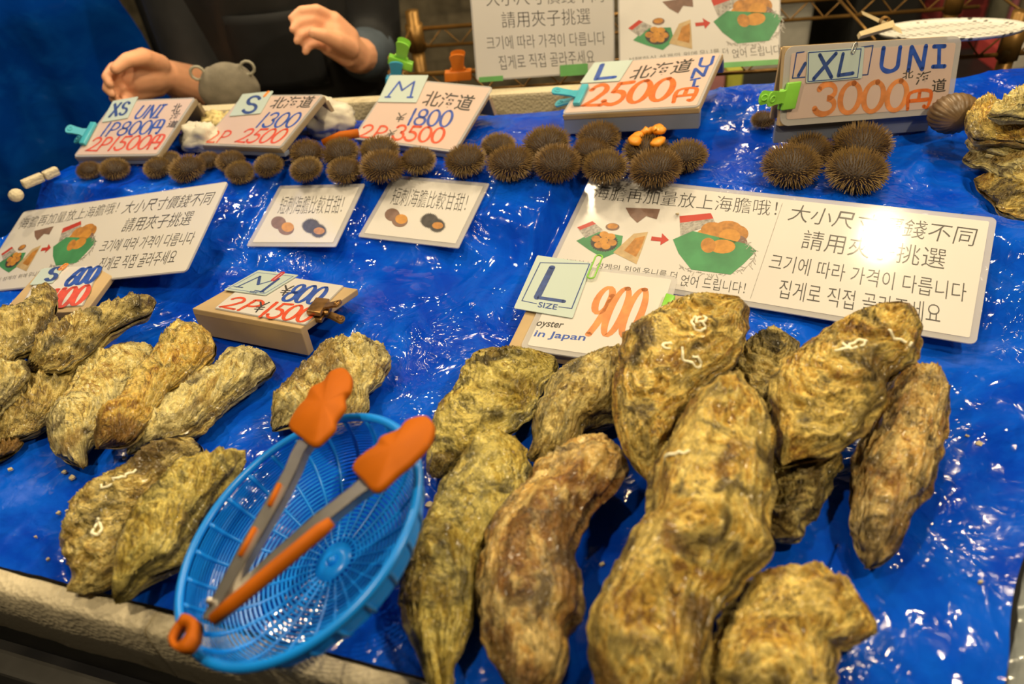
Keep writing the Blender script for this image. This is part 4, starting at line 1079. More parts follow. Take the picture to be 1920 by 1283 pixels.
def urchin(px, py, rpx, label, group, k=None):
    r = 0.03
    for _ in range(8):
        up = r * 0.55; p = on(px, py, up); r = rpx * depth(p) / FPX
    k = UR.randrange(4) if k is None else k
    root = thing('sea_urchin', label, 'sea urchin', (p.x, p.y, p.z), group)
    root.location.z = p.z - r * 0.47; root.rotation_euler = (UR.uniform(-0.12, 0.12), UR.uniform(-0.12, 0.12), UR.uniform(0, 6.28)); root.scale = (r, r, r)
    for me in UPROTO[k]:
        o = bpy.data.objects.new(me.name, me); COL.objects.link(o); o.parent = root; o.location = (0, 0, 0.58)
        if me.name.startswith('spines'): tag(o, kind='stuff')
    return root, r
for x, y, r, l in ((167, 322, 24, 'leftmost small sea urchin, below the pink 800 and 1500 card'), (214, 320, 29, 'second sea urchin from the left, touching the leftmost one')):
    urchin(x, y, r, l, 'smallest sea urchins at the left')
for x, y, r, l in ((318, 303, 24, 'small sea urchin behind the pair left of the 1300 stand'), (391, 304, 24, 'small sea urchin behind, directly below the 1300 card'), (432, 306, 29, 'sea urchin at the right of the cluster below the 1300 card'),
                   (297, 317, 27, 'sea urchin at the left end of the cluster below the 1300 card'), (354, 319, 36, 'lighter brown sea urchin in front of the cluster below the 1300 card'),
                   (506, 313, 30, 'flat sea urchin between the 1300 cluster and the 1800 cluster'), (450, 325, 29, 'low sea urchin lying in front of the 1300 cluster, on the edge of the slope')):
    urchin(x, y, r, l, 'sea urchins below the 1300 card')
for x, y, r, l in ((573, 290, 35, 'sea urchin at the rear left of the cluster under the 1800 card'), (641, 289, 38, 'sea urchin at the rear middle of the cluster under the 1800 card'), (711, 287, 40, 'sea urchin right under the corner of the 1800 card'),
                   (784, 305, 36, 'sea urchin at the right end of the cluster under the 1800 card'), (577, 321, 33, 'front sea urchin at the left of the 1800 cluster'), (646, 323, 35, 'front sea urchin in the centre of the 1800 cluster'), (716, 318, 46, 'largest front sea urchin of the 1800 cluster, above the small notices')):
    urchin(x, y, r, l, 'sea urchins under the 1800 card')
for x, y, r, l in ((935, 278, 36, 'sea urchin at the rear left of the 2500 cluster'), (1028, 275, 49, 'large reddish sea urchin at the rear of the 2500 cluster'), (1124, 263, 44, 'rearmost sea urchin, against the blue-shaded front of the 2500 stand'), (1108, 288, 38, 'sea urchin squeezed in the middle of the 2500 cluster'),
                   (1288, 297, 44, 'reddish sea urchin at the right end of the 2500 cluster'), (876, 305, 43, 'leftmost sea urchin of the 2500 cluster'), (958, 311, 48, 'front sea urchin second from left in the 2500 cluster'),
                   (1044, 309, 48, 'front sea urchin in the middle of the 2500 cluster'), (1135, 318, 46, 'front sea urchin left of the opened one'), (1232, 321, 53, 'grey-brown sea urchin directly in front of the opened one')):
    urchin(x, y, r, l, 'sea urchins under the 2500 card')
for x, y, r, l in ((1513, 285, 46, 'rear left of the four largest sea urchins below the 3000 card'), (1617, 277, 58, 'rear right of the four largest sea urchins below the 3000 card'), (1482, 316, 58, 'front left of the four largest sea urchins below the 3000 card'), (1603, 326, 61, 'front right of the four largest sea urchins, just above the wide notice')):
    urchin(x, y, r, l, 'largest sea urchins')
urchin(1431, 228, 25, 'single small sea urchin left behind the 3000 stand', None)
# the opened one
root, r = urchin(1212, 288, 47, 'opened sea urchin showing bright orange roe', None, 1)
rr = random.Random(3)
root.rotation_euler = (0, 0, 0)
for k in (0, 1, 2, 3, 5):
    a0 = k * 2 * math.pi / 6 + 0.2; hh = (1.40, 1.18, 1.04, 1.10, 0.95, 1.10)[k]
    pts = []
    for q in range(7):
        a = a0 - 0.62 + 1.24 * q / 6; r_ = 0.50 + rr.uniform(-0.05, 0.05)
        pts.append((math.cos(a) * r_, math.sin(a) * r_, hh + rr.uniform(-0.03, 0.05)))
    rl = MB().tube(pts, [0.10, 0.22, 0.28, 0.24, 0.29, 0.22, 0.10], 12, flat=0.6)
    me = bpy.data.meshes.new('roe_lobe'); me.from_pydata([tuple(x) for x in rl.v], [], rl.f); me.polygons.foreach_set('use_smooth', [True] * len(me.polygons)); me.materials.append(ROE)
    o = bpy.data.objects.new('roe_lobe', me); COL.objects.link(o); o.parent = root

# ------------------------------------------------------------------ colander basket and tongs
bc = at(556, 992, 0.080); RB = 263 * depth(bc) / FPX
vd = (bc - CAM).normalized()
m3 = (RGT * -0.75 + UPV * 0.66); m3 = (m3 - vd * m3.dot(vd)).normalized()
BN = (-vd * math.cos(R(53)) + m3 * math.sin(R(53))).normalized()
BX = BN.cross(Vector((0.2, 1, 0))).normalized(); BY = BN.cross(BX)
def bpt(r, a, h): return bc + (BX * math.cos(a) + BY * math.sin(a)) * r * RB + BN * h * RB
basket = thing('colander_basket', 'round light blue plastic colander basket tilted at the front', 'basket', (bc.x, bc.y, T))
def ring_mesh(prof, n=96):
    v = []; f = []; m = len(prof)
    for i in range(n):
        for r_, h in prof: v.append(bpt(r_, 2 * math.pi * i / n, h))
    for i in range(n):
        for k in range(m):
            a, b = i * m + k, i * m + (k + 1) % m; c_ = ((i + 1) % n) * m
            f.append((a, b, c_ + (k + 1) % m, c_ + k))
    return v, f
mb = MB(); mb.add(*ring_mesh([(1.0 + 0.035 * math.cos(k * math.pi / 5), 0.0 + 0.032 * math.sin(k * math.pi / 5)) for k in range(10)])); mb.build('rim', BASKET_B, basket, True)
PROF = [(0.975, -0.01), (0.955, -0.10), (0.92, -0.19), (0.86, -0.27), (0.76, -0.345), (0.62, -0.405), (0.46, -0.44), (0.30, -0.455), (0.15, -0.46)]
def prof(t):
    x = t * (len(PROF) - 1); i = min(int(x), len(PROF) - 2); k = x - i
    return (PROF[i][0] * (1 - k) + PROF[i + 1][0] * k, PROF[i][1] * (1 - k) + PROF[i + 1][1] * k)
mb = MB()
for k in range(34):                                  # fine slats
    r_, h = prof(0.03 + 0.92 * k / 33); r2, h2 = prof(min(1, 0.03 + 0.92 * k / 33 + 0.013))
    dr, dh = (r2 - r_), (h2 - h)
    mb.add(*ring_mesh([(r_, h), (r2, h2), (r2 + 0.008 * 0.5, h2 - 0.010), (r_ + 0.008 * 0.5, h - 0.010)], 84))
mb.build('slats', BASKET_B, basket)
for k in range(26):                                  # ribs
    a = 2 * math.pi * k / 26; pts = [bpt(prof(t / 14)[0] + 0.004, a, prof(t / 14)[1] - 0.006) for t in range(15)]
    MB().tube(pts, [0.0020 - 0.0009 * t / 14 for t in range(15)], 6).build('rib', BASKET_B, basket, True)
mb = MB(); mb.add(*ring_mesh([(0.16, -0.455), (0.0001, -0.44), (0.0001, -0.475), (0.16, -0.475)], 40)); mb.build('base_disc', BASKET_B, basket, True)
mb = MB(); mb.ball(bpt(0, 0, -0.445), 0.045 * RB, nu=14, nv=8); mb.build('moulding_mark', BASKET_B, basket, True)

def onp(px, py, off):                                # pixel on the plane of the basket rim, lifted by off
    d = ray(px, py); o = bc + BN * off; k = (o - CAM).dot(BN) / d.dot(BN); return CAM + d * k
def z5(x, y): return (300 + x / 2.0594, 660 + y / 2.0594)
tg = thing('tongs', 'steel kitchen tongs with orange silicone heads lying open across the blue basket', 'tongs', onp(420, 1120, 0.01))
def pillow(pts, n, th, layers=((0.90, 0.0), (1.0, 0.25), (1.0, 0.7), (0.92, 1.0)), bulge=0.0):
    c = sum(pts, Vector()) / len(pts); v = []; f = []; m = len(pts)
    for sc, h in layers: v += [c + (p - c) * sc + n * th * h for p in pts]
    for l in range(len(layers) - 1):
        for i in range(m):
            a, b = l * m + i, l * m + (i + 1) % m; f.append((a, b, b + m, a + m))
    v += [c + n * 0.0, c + n * (th + bulge)]
    q = len(v); L_ = (len(layers) - 1) * m
    for i in range(m): f.append((q - 2, (i + 1) % m, i)); f.append((q - 1, L_ + i, L_ + (i + 1) % m))
    return v, f
def smooth3(pts, k=6):
    return [Vector(x) for x in smooth_loop([np.array(p) for p in pts])]
def head(pts, off, arm):
    P = smooth3([onp(*z5(*p), off) for p in pts]); v, f = pillow(P, BN, 0.0065, bulge=0.0008)
    return mesh('silicone_head', v, f, SILICONE, arm)
def strip(pts, w, off, th, flange=0.0):
    """steel channel along pixel points, width w in metres"""
    P = [onp(*p, off) for p in pts]; mb = MB(); L = []; Rr = []
    for i, p in enumerate(P):
        d = (P[min(i + 1, len(P) - 1)] - P[max(i - 1, 0)]).normalized(); sd = d.cross(BN).normalized()
        ww = w[i] if hasattr(w, '__len__') else w
        L.append(p - sd * ww / 2); Rr.append(p + sd * ww / 2)
    mb.prism(L + Rr[::-1], BN * th)
    if flange:
        for E, s_ in ((L, 1), (Rr, -1)):
            for i in range(len(E) - 1):
                d = (E[i + 1] - E[i]); sd = d.cross(BN).normalized() * 0.0012 * s_
                mb.box(E[i] - BN * (flange - th), d, sd, BN * flange)
    return mb
a1 = strip([(388, 1162), (420, 1108), (470, 1020), (520, 932), (548, 880), (560, 850), (574, 828)], [0.007, 0.012, 0.0145, 0.0145, 0.0125, 0.0125, 0.015], 0.020, 0.0014, 0.006).build('steel_arm', STEEL, tg)
for p, q in (((505, 948), (524, 908)), ((450, 1042), (478, 990))):
    MB().tube([onp(*p, 0.0222), onp(*q, 0.0222)], 0.0018, 8).build('grip_inlay', SILICONE_D, a1, True)
head([(512, 300), (545, 235), (578, 198), (600, 152), (648, 127), (680, 86), (722, 78), (750, 112), (745, 162), (724, 190), (724, 232), (690, 280), (684, 312), (650, 350), (608, 378), (560, 345)], 0.020, a1)
a2 = strip([(394, 1164), (440, 1118), (520, 1046), (600, 976), (640, 945), (664, 926), (690, 905)], [0.007, 0.012, 0.0135, 0.0135, 0.0125, 0.0125, 0.015], 0.016, 0.0014, 0.006).build('steel_arm', STEEL, tg)
MB().tube([onp(400, 1162, 0.019), onp(440, 1129, 0.021), onp(520, 1063, 0.022), onp(600, 996, 0.022), onp(622, 978, 0.021)], [0.0040, 0.0048, 0.0050, 0.0048, 0.0034], 12).build('rubber_grip', SILICONE_D, a2, True)
head([(758, 462), (800, 414), (850, 380), (872, 345), (938, 318), (980, 276), (1040, 264), (1069, 305), (1050, 372), (990, 440), (930, 490), (850, 555), (800, 512)], 0.018, a2)
MB().tube([onp(393, 1127, 0.013), onp(393, 1127, 0.0245)], 0.0024, 14).build('pivot_rivet', STEEL, tg, True)
rp = [z5(*p) for p in ((118, 1034), (150, 1040), (170, 1062), (166, 1100), (158, 1132), (126, 1170), (84, 1166), (64, 1128), (80, 1088), (100, 1060))]
outer = smooth3([onp(*p, 0.012) for p in rp]); cc = onp(*z5(100, 1112), 0.012); no = len(outer)
u1 = (onp(*z5(110, 1080), 0.012) - cc); u2 = (onp(*z5(117, 1116), 0.012) - cc)
inner = []
for i in range(no):
    d = outer[i] - cc; dn = d.normalized(); inner.append(cc + dn * min(d.length * 0.62, 0.0068))
v = outer + inner + [p + BN * 0.008 for p in outer] + [p + BN * 0.008 for p in inner]; f = []
for i in range(no):
    j = (i + 1) % no
    f += [(i, j, no + j, no + i), (2 * no + i, 3 * no + i, 3 * no + j, 2 * no + j), (i, 2 * no + i, 2 * no + j, j), (no + i, no + j, 3 * no + j, 3 * no + i)]
mesh('pull_ring', v, f, SILICONE_D, tg)

# ------------------------------------------------------------------ clips
def clip(label, m, jaw0, jaw1, tip, P, n, wj=0.010, wh=0.016, open_=0.010, cat='clip', group='coloured plastic clips', hole=True):
    """sprung clip: a bar jaw from jaw0 to jaw1, handle plates reaching to tip; P maps a pixel to the clip's plane, n = its normal"""
    a, b, t = P(jaw0), P(jaw1), P(tip); n = Vector(n).normalized()
    mid = (a + b) / 2; e = (b - a).normalized(); h = (t - mid); hd = h.normalized()
    th = thing('clip', label, cat, mid, group)
    for s_, nm in ((1, 'jaw'), (-1, 'jaw')):
        MB().rbox(a - hd * wj * 0.6 + n * (0.0012 if s_ > 0 else -0.0062), b - a, hd * wj, n * 0.005, 0.0012).build(nm, m, th, True)
    for s_ in (1, -1):
        base = mid + hd * wj * 0.2 + n * 0.003 * s_; end = t + n * open_ * s_
        ax = (end - base); L = ax.length; ax = ax.normalized(); nn = ax.cross(e).normalized()
        out = []
        prof_ = [(0, 0.55), (0.25, 0.38), (0.6, 0.42), (0.85, 0.5)] + [(0.85 + 0.15 * math.sin(R(k)), 0.5 * math.cos(R(k))) for k in (30, 60, 85)]
        right = [base + ax * L * q + e * wh * w_ for q, w_ in prof_]; left = [base + ax * L * q - e * wh * w_ for q, w_ in prof_]
        hp = MB().prism(right + left[::-1], nn * 0.0022).build('handle', m, th)
        if hole:
            c0 = base + ax * L * 0.78
            MB().tube([c0 + nn * 0.0022 + (ax * math.cos(R(k)) + e * math.sin(R(k))) * wh * 0.20 for k in range(0, 360, 30)], 0.0011, 6, closed=True).build('eyelet', m, hp, True)
    MB().tube([mid + hd * wj * 0.5 - e * wh * 0.5, mid + hd * wj * 0.5 + e * wh * 0.5], 0.0032, 10).build('spring_barrel', m, th, True)
    return th
clip('cyan plastic clip on the left edge of the pink 2500 card', CLIP_CYAN, (1098, 165), (1082, 202), (1034, 184), lambda p: CL.px(p, 0.001), CL.n)
clip('lime plastic clip on the left edge of the pink 3000 card', CLIP_LIME, (1487, 152), (1472, 204), (1434, 184), lambda p: CXL.px(p, 0.001), CXL.n, wj=0.016)
clip('teal plastic clip on the left edge of the pink 800 and 1500 card', CLIP_CYAN, (178, 236), (157, 276), (133, 254), lambda p: CXS.px(p, 0.001), CXS.n)
clip('small lime clip at the right edge of the white 900 card', CLIP_LIME, (1259, 560), (1250, 584), (1285, 580), lambda p: C9.px(p, 0.001), C9.n, wh=0.010)
clip('bronze bulldog clip on the right edge of the white 800 card', mat('worn_bronze', (0.36, 0.20, 0.07), 0.35, 0.8, var=0.5, scale=80), (596, 612), (620, 588), (652, 606), lambda p: C8.px(p, 0.001), C8.n, wj=0.016, wh=0.014, group=None)
def paperclip(label, m, host, p0, p1, wpx):
    a, b = host.px(p0, host.top + 0.0016), host.px(p1, host.top + 0.0016); d = (b - a); e = d.cross(host.n).normalized() * wpx * depth(a) / FPX / 2
    pts = []
    for c0, s_ in ((b, 1), (a, -1)):
        for k in range(9):
            an = R(-90 + 180 * k / 8); u_ = d.normalized() * e.length
            pts.append(c0 + u_ * s_ * math.cos(an) - u_ * s_ * 1.0 + e * s_ * math.sin(an))
    tag(MB().tube(pts, 0.0009, 7, closed=True).build('paper_clip', m, None, True), label, 'paper clip', 'paper clips holding the size cards')
paperclip('lime paper clip holding the mint L card on the 900 card', CLIP_LIME, S9, (1117, 503), (1101, 540), 13)
paperclip('silver paper clip with orange tip on the mint XL card', mat('silver_wire', (0.6, 0.6, 0.58), 0.25, 0.9), CXL, (1604, 80), (1596, 100), 6)
paperclip('red paper clip at the top of the mint M card on the white 800 card', mat('red_wire', (0.55, 0.04, 0.05), 0.3), C8, (541, 527), (517, 545), 6)
paperclip('orange paper clip at the top of the mint S card on the 600 card', mat('orange_wire', (0.8, 0.25, 0.03), 0.3), C6, (143, 508), (124, 523), 6)
paperclip('orange paper clip at the top of the mint S card on the 1300 card', mat('orange_wire', (0.8, 0.25, 0.03), 0.3), CS, (505, 176), (496, 186), 4)

# ------------------------------------------------------------------ brass wire rack behind the display
ra, rb_ = at(738, 143, 0.06), at(1960, 58, 0.06)
rx = (rb_ - ra); rl = rx.length; rxn = rx.normalized(); rn = Vector((-rxn.y, rxn.x, 0))      # rn points away from the viewer
rack = thing('wire_rack', 'brass wire shelf rack standing behind the display', 'rack', (ra.x, ra.y, 0))
def rail(off, nm='shelf_side'):
    mb = MB(); o = ra + rn * off; dz = Vector((0, 0, -0.030))
    mb.tube([o, o + rx], 0.0035, 8); mb.tube([o + dz, o + rx + dz], 0.0030, 8)
    z = []; n = 34
    for i in range(n + 1): z.append(o + rx * (i / n) + (dz if i % 2 else Vector()))
    mb.tube(z, 0.0018, 6); mb.build(nm, BRASS, rack, True)
rail(0); rail(0.20)
for i in range(5): MB().tube([ra + rx * (i / 4) + Vector((0, 0, 0.003)), ra + rx * (i / 4) + rn * 0.20 + Vector((0, 0, 0.003))], 0.0022, 6).build('cross_bar', BRASS, rack, True)

for q in (0.008, 0.955):
    for off in (0.0, 0.20):
        p = ra + rx * q + rn * off
        MB().tube([Vector((p.x, p.y, 0)), p + Vector((0, 0, 0.03))], 0.011, 12).build('post', BRASS, rack, True)
        MB().tube([p + Vector((0, 0, -0.036)), p + Vector((0, 0, 0.008))], 0.015, 12).build('collar', BRASS, rack, True)
def onrack(px, py, off=-0.012):
    d = ray(px, py); o = ra + rn * off; k = (o - CAM).dot(rn) / d.dot(rn); return CAM + d * k
clip('lime plastic clip standing on the rack rail, behind the 1800 card', CLIP_LIME, (729, 108), (774, 124), (757, 76), lambda p: onrack(*p), -rn, wj=0.012, wh=0.020)
clip('sky blue clip below the lime one on the rack, behind the 1800 card', mat('sky_plastic', (0.04, 0.35, 0.65), 0.3), (724, 148), (762, 150), (744, 112), lambda p: onrack(p[0], p[1], -0.014), -rn, wj=0.010, wh=0.020)
clip('orange plastic clip on the rack rail left of the upright text notice', CLIP_ORANGE, (834, 141), (884, 137), (857, 98), lambda p: onrack(*p), -rn, wj=0.014, wh=0.022)

# round perforated tray and wooden peg on the rack
def perforated():
    m, nt, bs = nt_new('white_perforated_plastic')
    tc = node(nt, 'ShaderNodeTexCoord')
    v = node(nt, 'ShaderNodeTexVoronoi', i_Scale=95.0); v.inputs['Randomness'].default_value = 0.15
    nt.links.new(tc.outputs['Object'], v.inputs['Vector'])
    nt.links.new(ramp(nt, v.outputs['Distance'], [(0.25, (0.10, 0.10, 0.09)), (0.36, (0.78, 0.77, 0.72))]), bs.inputs['Base Color'])
    bs.inputs['Roughness'].default_value = 0.4; return m
pc = at(1780, 58, 0.085); tr_ = thing('round_tray', 'round white perforated tray lying on the brass rack at upper right', 'tray', pc)
tn = Vector((0, 0.22, 1)).normalized(); tx = Vector((1, 0, 0)); ty = tn.cross(tx); rt = 126 * depth(pc) / FPX
v = []; f = []; rings = [(0.02, 0), (0.5, 0.0), (0.9, 0.0), (0.965, 0.02), (1.0, 0.05), (1.0, 0.035), (0.95, -0.01), (0.02, -0.015)]
for r_, h in rings:
    for k in range(64): v.append(pc + (tx * math.cos(k * math.pi / 32) + ty * math.sin(k * math.pi / 32)) * rt * r_ + tn * rt * h)
for j in range(len(rings) - 1):
    for k in range(64): f.append((j * 64 + k, j * 64 + (k + 1) % 64, (j + 1) * 64 + (k + 1) % 64, (j + 1) * 64 + k))
mesh('dish', v, f, perforated(), tr_)
def pk(px, py, o=0.0):
    q = at(px, py, 0.11 + o); return q
peg = thing('clothes_peg', 'wooden clothes peg lying open beside the round white tray', 'peg', pk(1665, 55))
for p, q in (((1622, 26), (1690, 58)), ((1608, 70), (1672, 50))):
    a, b = pk(*p), pk(*q); d = (b - a); e = Vector((0, 0.008, 0.004)); nn = d.normalized().cross(e).normalized()
    MB().prism([a - e * 0.4, a + e * 0.4, b + e * 0.6, b - e * 0.6], nn * 0.006).build('prong', mat('pale_peg_wood', (0.62, 0.50, 0.29), 0.6), peg)
MB().tube([pk(1655, 44) + Vector((0.006 * math.cos(k), 0.004 * k / 6 - 0.008, 0.006 * math.sin(k) + 0.004)) for k in [i * 0.5 for i in range(26)]], 0.0009, 6).build('wire_spring', BRASS, peg, True)

# ------------------------------------------------------------------ clutter behind the rack
def bx(name, label, cat, px0, py0, px1, py1, Y, dep, m, r_=0.01, group=None, z0=None):
    a, b = atY(px0, py1, Y), atY(px1, py1, Y); t = atY(px0, py0, Y)
    zb = a.z if z0 is None else z0
    o = Vector((a.x, Y, zb)); w = b.x - a.x
    return tag(MB().rbox(o, (w, 0, 0), (0, dep, 0), (0, 0, t.z - zb), min(r_, w / 4)).build(name, m, None, False), label, cat, group)
bx('cabinet', 'pale grey cabinet standing behind the upright roe-photo notice', 'cabinet', 1330, 6, 1500, 190, 2.0, 0.4, mat('pale_grey_enamel', (0.48, 0.46, 0.40), 0.5), 0.012, None, 0.0)
bx('foam_crate', 'white foam crate on the cabinet, behind the rack', 'crate', 1400, -70, 1592, 8, 1.95, 0.4, mat('white_crate_foam', (0.60, 0.59, 0.54), 0.7), 0.02)
bx('cool_box', 'dark cool box behind the wooden peg', 'box', 1568, -40, 1690, 200, 2.05, 0.35, mat('matt_black_plastic', (0.020, 0.020, 0.018), 0.5), 0.02, None, 0.0)
def crate_material():
    m, nt, bs = nt_new('dark_red_crate_plastic')
    tc = node(nt, 'ShaderNodeTexCoord'); mp = node(nt, 'ShaderNodeMapping'); mp.inputs['Rotation'].default_value = (R(90), 0, 0)
    nt.links.new(tc.outputs['Object'], mp.inputs['Vector'])
    b = node(nt, 'ShaderNodeTexBrick', i_Scale=9.0, offset=0.0); b.inputs['Color1'].default_value = (0.09, 0.012, 0.012, 1); b.inputs['Color2'].default_value = (0.12, 0.016, 0.014, 1)
    b.inputs['Mortar'].default_value = (0.22, 0.03, 0.028, 1); b.inputs['Mortar Size'].default_value = 0.03
    nt.links.new(mp.outputs[0], b.inputs['Vector']); nt.links.new(b.outputs[0], bs.inputs['Base Color']); bs.inputs['Roughness'].default_value = 0.5; return m
bx('red_crate', 'dark red lattice crate behind the round white tray', 'crate', 1722, -60, 1814, 150, 2.0, 0.35, crate_material(), 0.01, None, 0.0)
bx('door_post', 'grey post behind the right end of the tray', 'post', 1816, -80, 1848, 160, 2.1, 0.05, mat('grey_green_post', (0.24, 0.22, 0.15), 0.6), 0.004, None, 0.0)
bx('pink_screen', 'narrow pink screen between the posts at upper right', 'screen', 1849, -80, 1862, 160, 2.12, 0.03, mat('pink_panel', (0.50, 0.16, 0.20), 0.6), 0.002, None, 0.0)
bx('pale_pillar', 'pale pillar at the upper right corner', 'pillar', 1884, -80, 1990, 160, 2.1, 0.08, mat('pale_plaster', (0.34, 0.30, 0.21), 0.7), 0.004, None, 0.0)
bx('low_shelf', 'dark low shelf behind the rack that carries small cartons', 'shelf', 1250, 232, 2000, 262, 1.66, 0.24, BLACK_MET, 0.004, None, 0.0)
LZ = atY(1250, 232, 1.66).z + 0.0
bx('pink_carton', 'pink carton low behind the right end of the upright notices', 'carton', 1322, 138, 1352, 230, 1.70, 0.08, mat('pink_carton', (0.52, 0.22, 0.22), 0.6), 0.003, 'cartons under the rack', LZ)
bx('yellow_carton', 'yellow-green carton low behind the right end of the upright notices', 'carton', 1356, 134, 1384, 230, 1.72, 0.08, mat('yellow_carton', (0.55, 0.55, 0.08), 0.6), 0.003, 'cartons under the rack', LZ)
bx('red_carton', 'red carton under the rack at the far right', 'carton', 1836, 100, 1862, 230, 1.75, 0.10, mat('red_carton', (0.42, 0.05, 0.05), 0.6), 0.003, 'cartons under the rack', LZ)
bx('white_carton', 'white carton under the rack at the far right, beside the red one', 'carton', 1864, 96, 1888, 230, 1.75, 0.10, mat('white_carton', (0.62, 0.58, 0.52), 0.6), 0.003, 'cartons under the rack', LZ)
# rear foam tray behind the sheet
bl = Vector((BL.x, BL.y, 0)); bd = Vector((0.62, -0.075, 0)); bnrm = Vector((0.12, 0.99, 0)).normalized()
rt0 = thing('foam_tray', 'white foam tray along the rear edge, left of the 2500 card', 'foam tray', (bl + bd * 0.5 + Vector((0, 0, T - 0.02))), 'white foam trays under the blue sheet')
MB().rbox(bl + bnrm * 0.036 + Vector((0.01, 0, T - 0.066)), bd, bnrm * 0.022, (0, 0, 0.122), 0.004).build('rim', FOAM, rt0)
MB().box(bl + bnrm * 0.058 + Vector((0.01, 0, T - 0.066)), bd, bnrm * 0.02, (0, 0, 0.03)).build('tray_bed', FOAM, rt0)

def lump(name, label, cat, px, py, rx_, ry_, rz_, m, seed, up=0.0, amp=0.3, fq=1.6, group=None):
    p = on(px, py, rz_ * 0.7); mb = MB(); mb.ball((0, 0, 0), 1, nu=40, nv=24); v = []
    for q in mb.v:
        k = 1 + amp * noise.noise(q * fq + Vector((seed, 0, 0))) + amp * 0.5 * noise.noise(q * fq * 3 + Vector((seed, 4, 0)))
        v.append(p + Vector((q.x * rx_ * k, q.y * ry_ * k, q.z * rz_ * k + up)))
    return tag(mesh(name, v, mb.f, m, None, True), label, cat, group)
BAGM = mat('white_wrapping_paper', (0.66, 0.62, 0.52), 0.6, var=0.15, scale=30, bmp=0.4)
lump('paper_bag', 'crumpled white paper between the 1300 and 1800 cards', 'paper', 616, 228, 0.034, 0.020, 0.024, BAGM, 1, 0.005, 0.35)
lump('paper_bag', 'crumpled white paper between the two leftmost pink cards', 'paper', 376, 258, 0.026, 0.02, 0.022, BAGM, 2, 0.0, 0.35)
tag(lump('shell_heap', 'small heap of yellowish shell bits behind the 1300 card', 'shell bits', 415, 234, 0.028, 0.02, 0.016, mat('yellow_shell_bits', (0.62, 0.50, 0.22), 0.6, var=0.5, scale=90, bmp=0.6), 3, 0.0, 0.6, 3.0), kind='stuff')
a, b = on(606, 268, 0.012), on(672, 250, 0.02)
tag(MB().tube([a, a.lerp(b, 0.5) + Vector((0, 0, 0.003)), b], [0.005, 0.006, 0.006], 10).build('orange_handle', SILICONE_D, None, True), 'orange tong handle lying behind the sea urchins, left of the 1800 card', 'handle')
for i, (p, q) in enumerate((((46, 354), (84, 338)), ((86, 338), (112, 326)))):
    a, b = on(*p, 0.006), on(*q, 0.006); d = (b - a); e = Vector((-d.y, d.x, 0)).normalized() * 0.011
    tag(MB().rbox(a - e * 0.5, d, e, (0, 0, 0.011), 0.003).build('foam_piece', FOAM, None), ('broken foam strip at the far left edge of the sheet', 'shorter foam strip beside the long one at the far left edge')[i], 'foam piece', 'broken foam pieces')
tag(MB().ball(on(30, 366, 0.008), 0.009, 0.009, 0.008).build('foam_ball', FOAM, None, True), 'small round foam bit at the far left edge', 'foam piece', 'broken foam pieces')
# shell crumbs
CR = random.Random(9)
CHIPM = mat('shell_crumb', (0.56, 0.47, 0.29), 0.6, var=0.5, scale=200)
for (x, y, s_) in ((318, 913, 9), (302, 938, 5), (112, 966, 6), (128, 962, 5), (136, 900, 8), (122, 888, 5), (22, 884, 6), (806, 950, 9), (1834, 836, 8), (1812, 822, 5), (1846, 826, 5), (234, 862, 5), (70, 1010, 4), (1128, 1062, 6), (1836, 1096, 5), (92, 1052, 5), (760, 1168, 5), (1270, 405, 4), (215, 430, 4)):
    p = on(x, y, 0.001); sz = s_ * depth(p) / FPX; mb = MB(); n_ = CR.randint(5, 7); a0 = CR.uniform(0, 6)
    poly = [p + Vector((math.cos(a0 + k * 6.283 / n_) * sz * CR.uniform(0.5, 1.1), math.sin(a0 + k * 6.283 / n_) * sz * CR.uniform(0.4, 0.9), 0.001 + CR.uniform(0, 0.001))) for k in range(n_)]
    tag(mb.prism(poly, (0, 0, 0.0018)).build('shell_crumb', CHIPM, None), 'pale shell crumb lying loose on the blue sheet', 'crumb', 'shell crumbs on the blue sheet')

# ------------------------------------------------------------------ blue tarpaulin curtain at the left
cv = []; cf = []; NC, NR = 130, 60
ce = atY(283, 150, 1.62); cl_ = atY(-260, 150, 1.50)
for j in range(NR + 1):
    for i in range(NC + 1):
        u, w = i / NC, j / NR; z = 0.15 + 1.85 * w
        x = cl_.x + (ce.x - cl_.x) * u; y = cl_.y + (ce.y - cl_.y) * u
        fold = 0.035 * noise.noise(Vector((x * 7 + 0.4 * noise.noise(Vector((x * 3, z * 2, 1))), z * 0.9, 2))) + 0.012 * noise.noise(Vector((x * 18, z * 4, 7)))
        pinch = 0.02 * math.exp(-((z - 1.0) / 0.05) ** 2)
        edge = (z - 0.95) * -0.10 * sstep(0.8, 1.0, u) + 0.02 * noise.noise(Vector((z * 4, 0, 3))) * sstep(0.9, 1, u)
        cv.append((x + edge, y + fold - pinch, z))
for j in range(NR):
    for i in range(NC):
        a = j * (NC + 1) + i; cf.append((a, a + 1, a + NC + 2, a + NC + 1))
tag(mesh('tarpaulin_curtain', cv, cf, CURTAIN), 'dark blue tarpaulin hanging as a curtain at the left', 'curtain')
cp = MB(); cp.tube([(cl_.x - 0.05, cl_.y + 0.10, 2.0), (ce.x + 0.05, ce.y + 0.10, 2.0)], 0.014, 10)
for q in (0.0, 1.0): cp.tube([(cl_.x + (ce.x - cl_.x) * q, cl_.y + (ce.y - cl_.y) * q + 0.10, 0), (cl_.x + (ce.x - cl_.x) * q, cl_.y + (ce.y - cl_.y) * q + 0.10, 2.0)], 0.014, 10)
tag(cp.build('curtain_frame', BLACK_MET, None, True), 'dark pipe frame that the blue tarpaulin hangs from', 'frame')

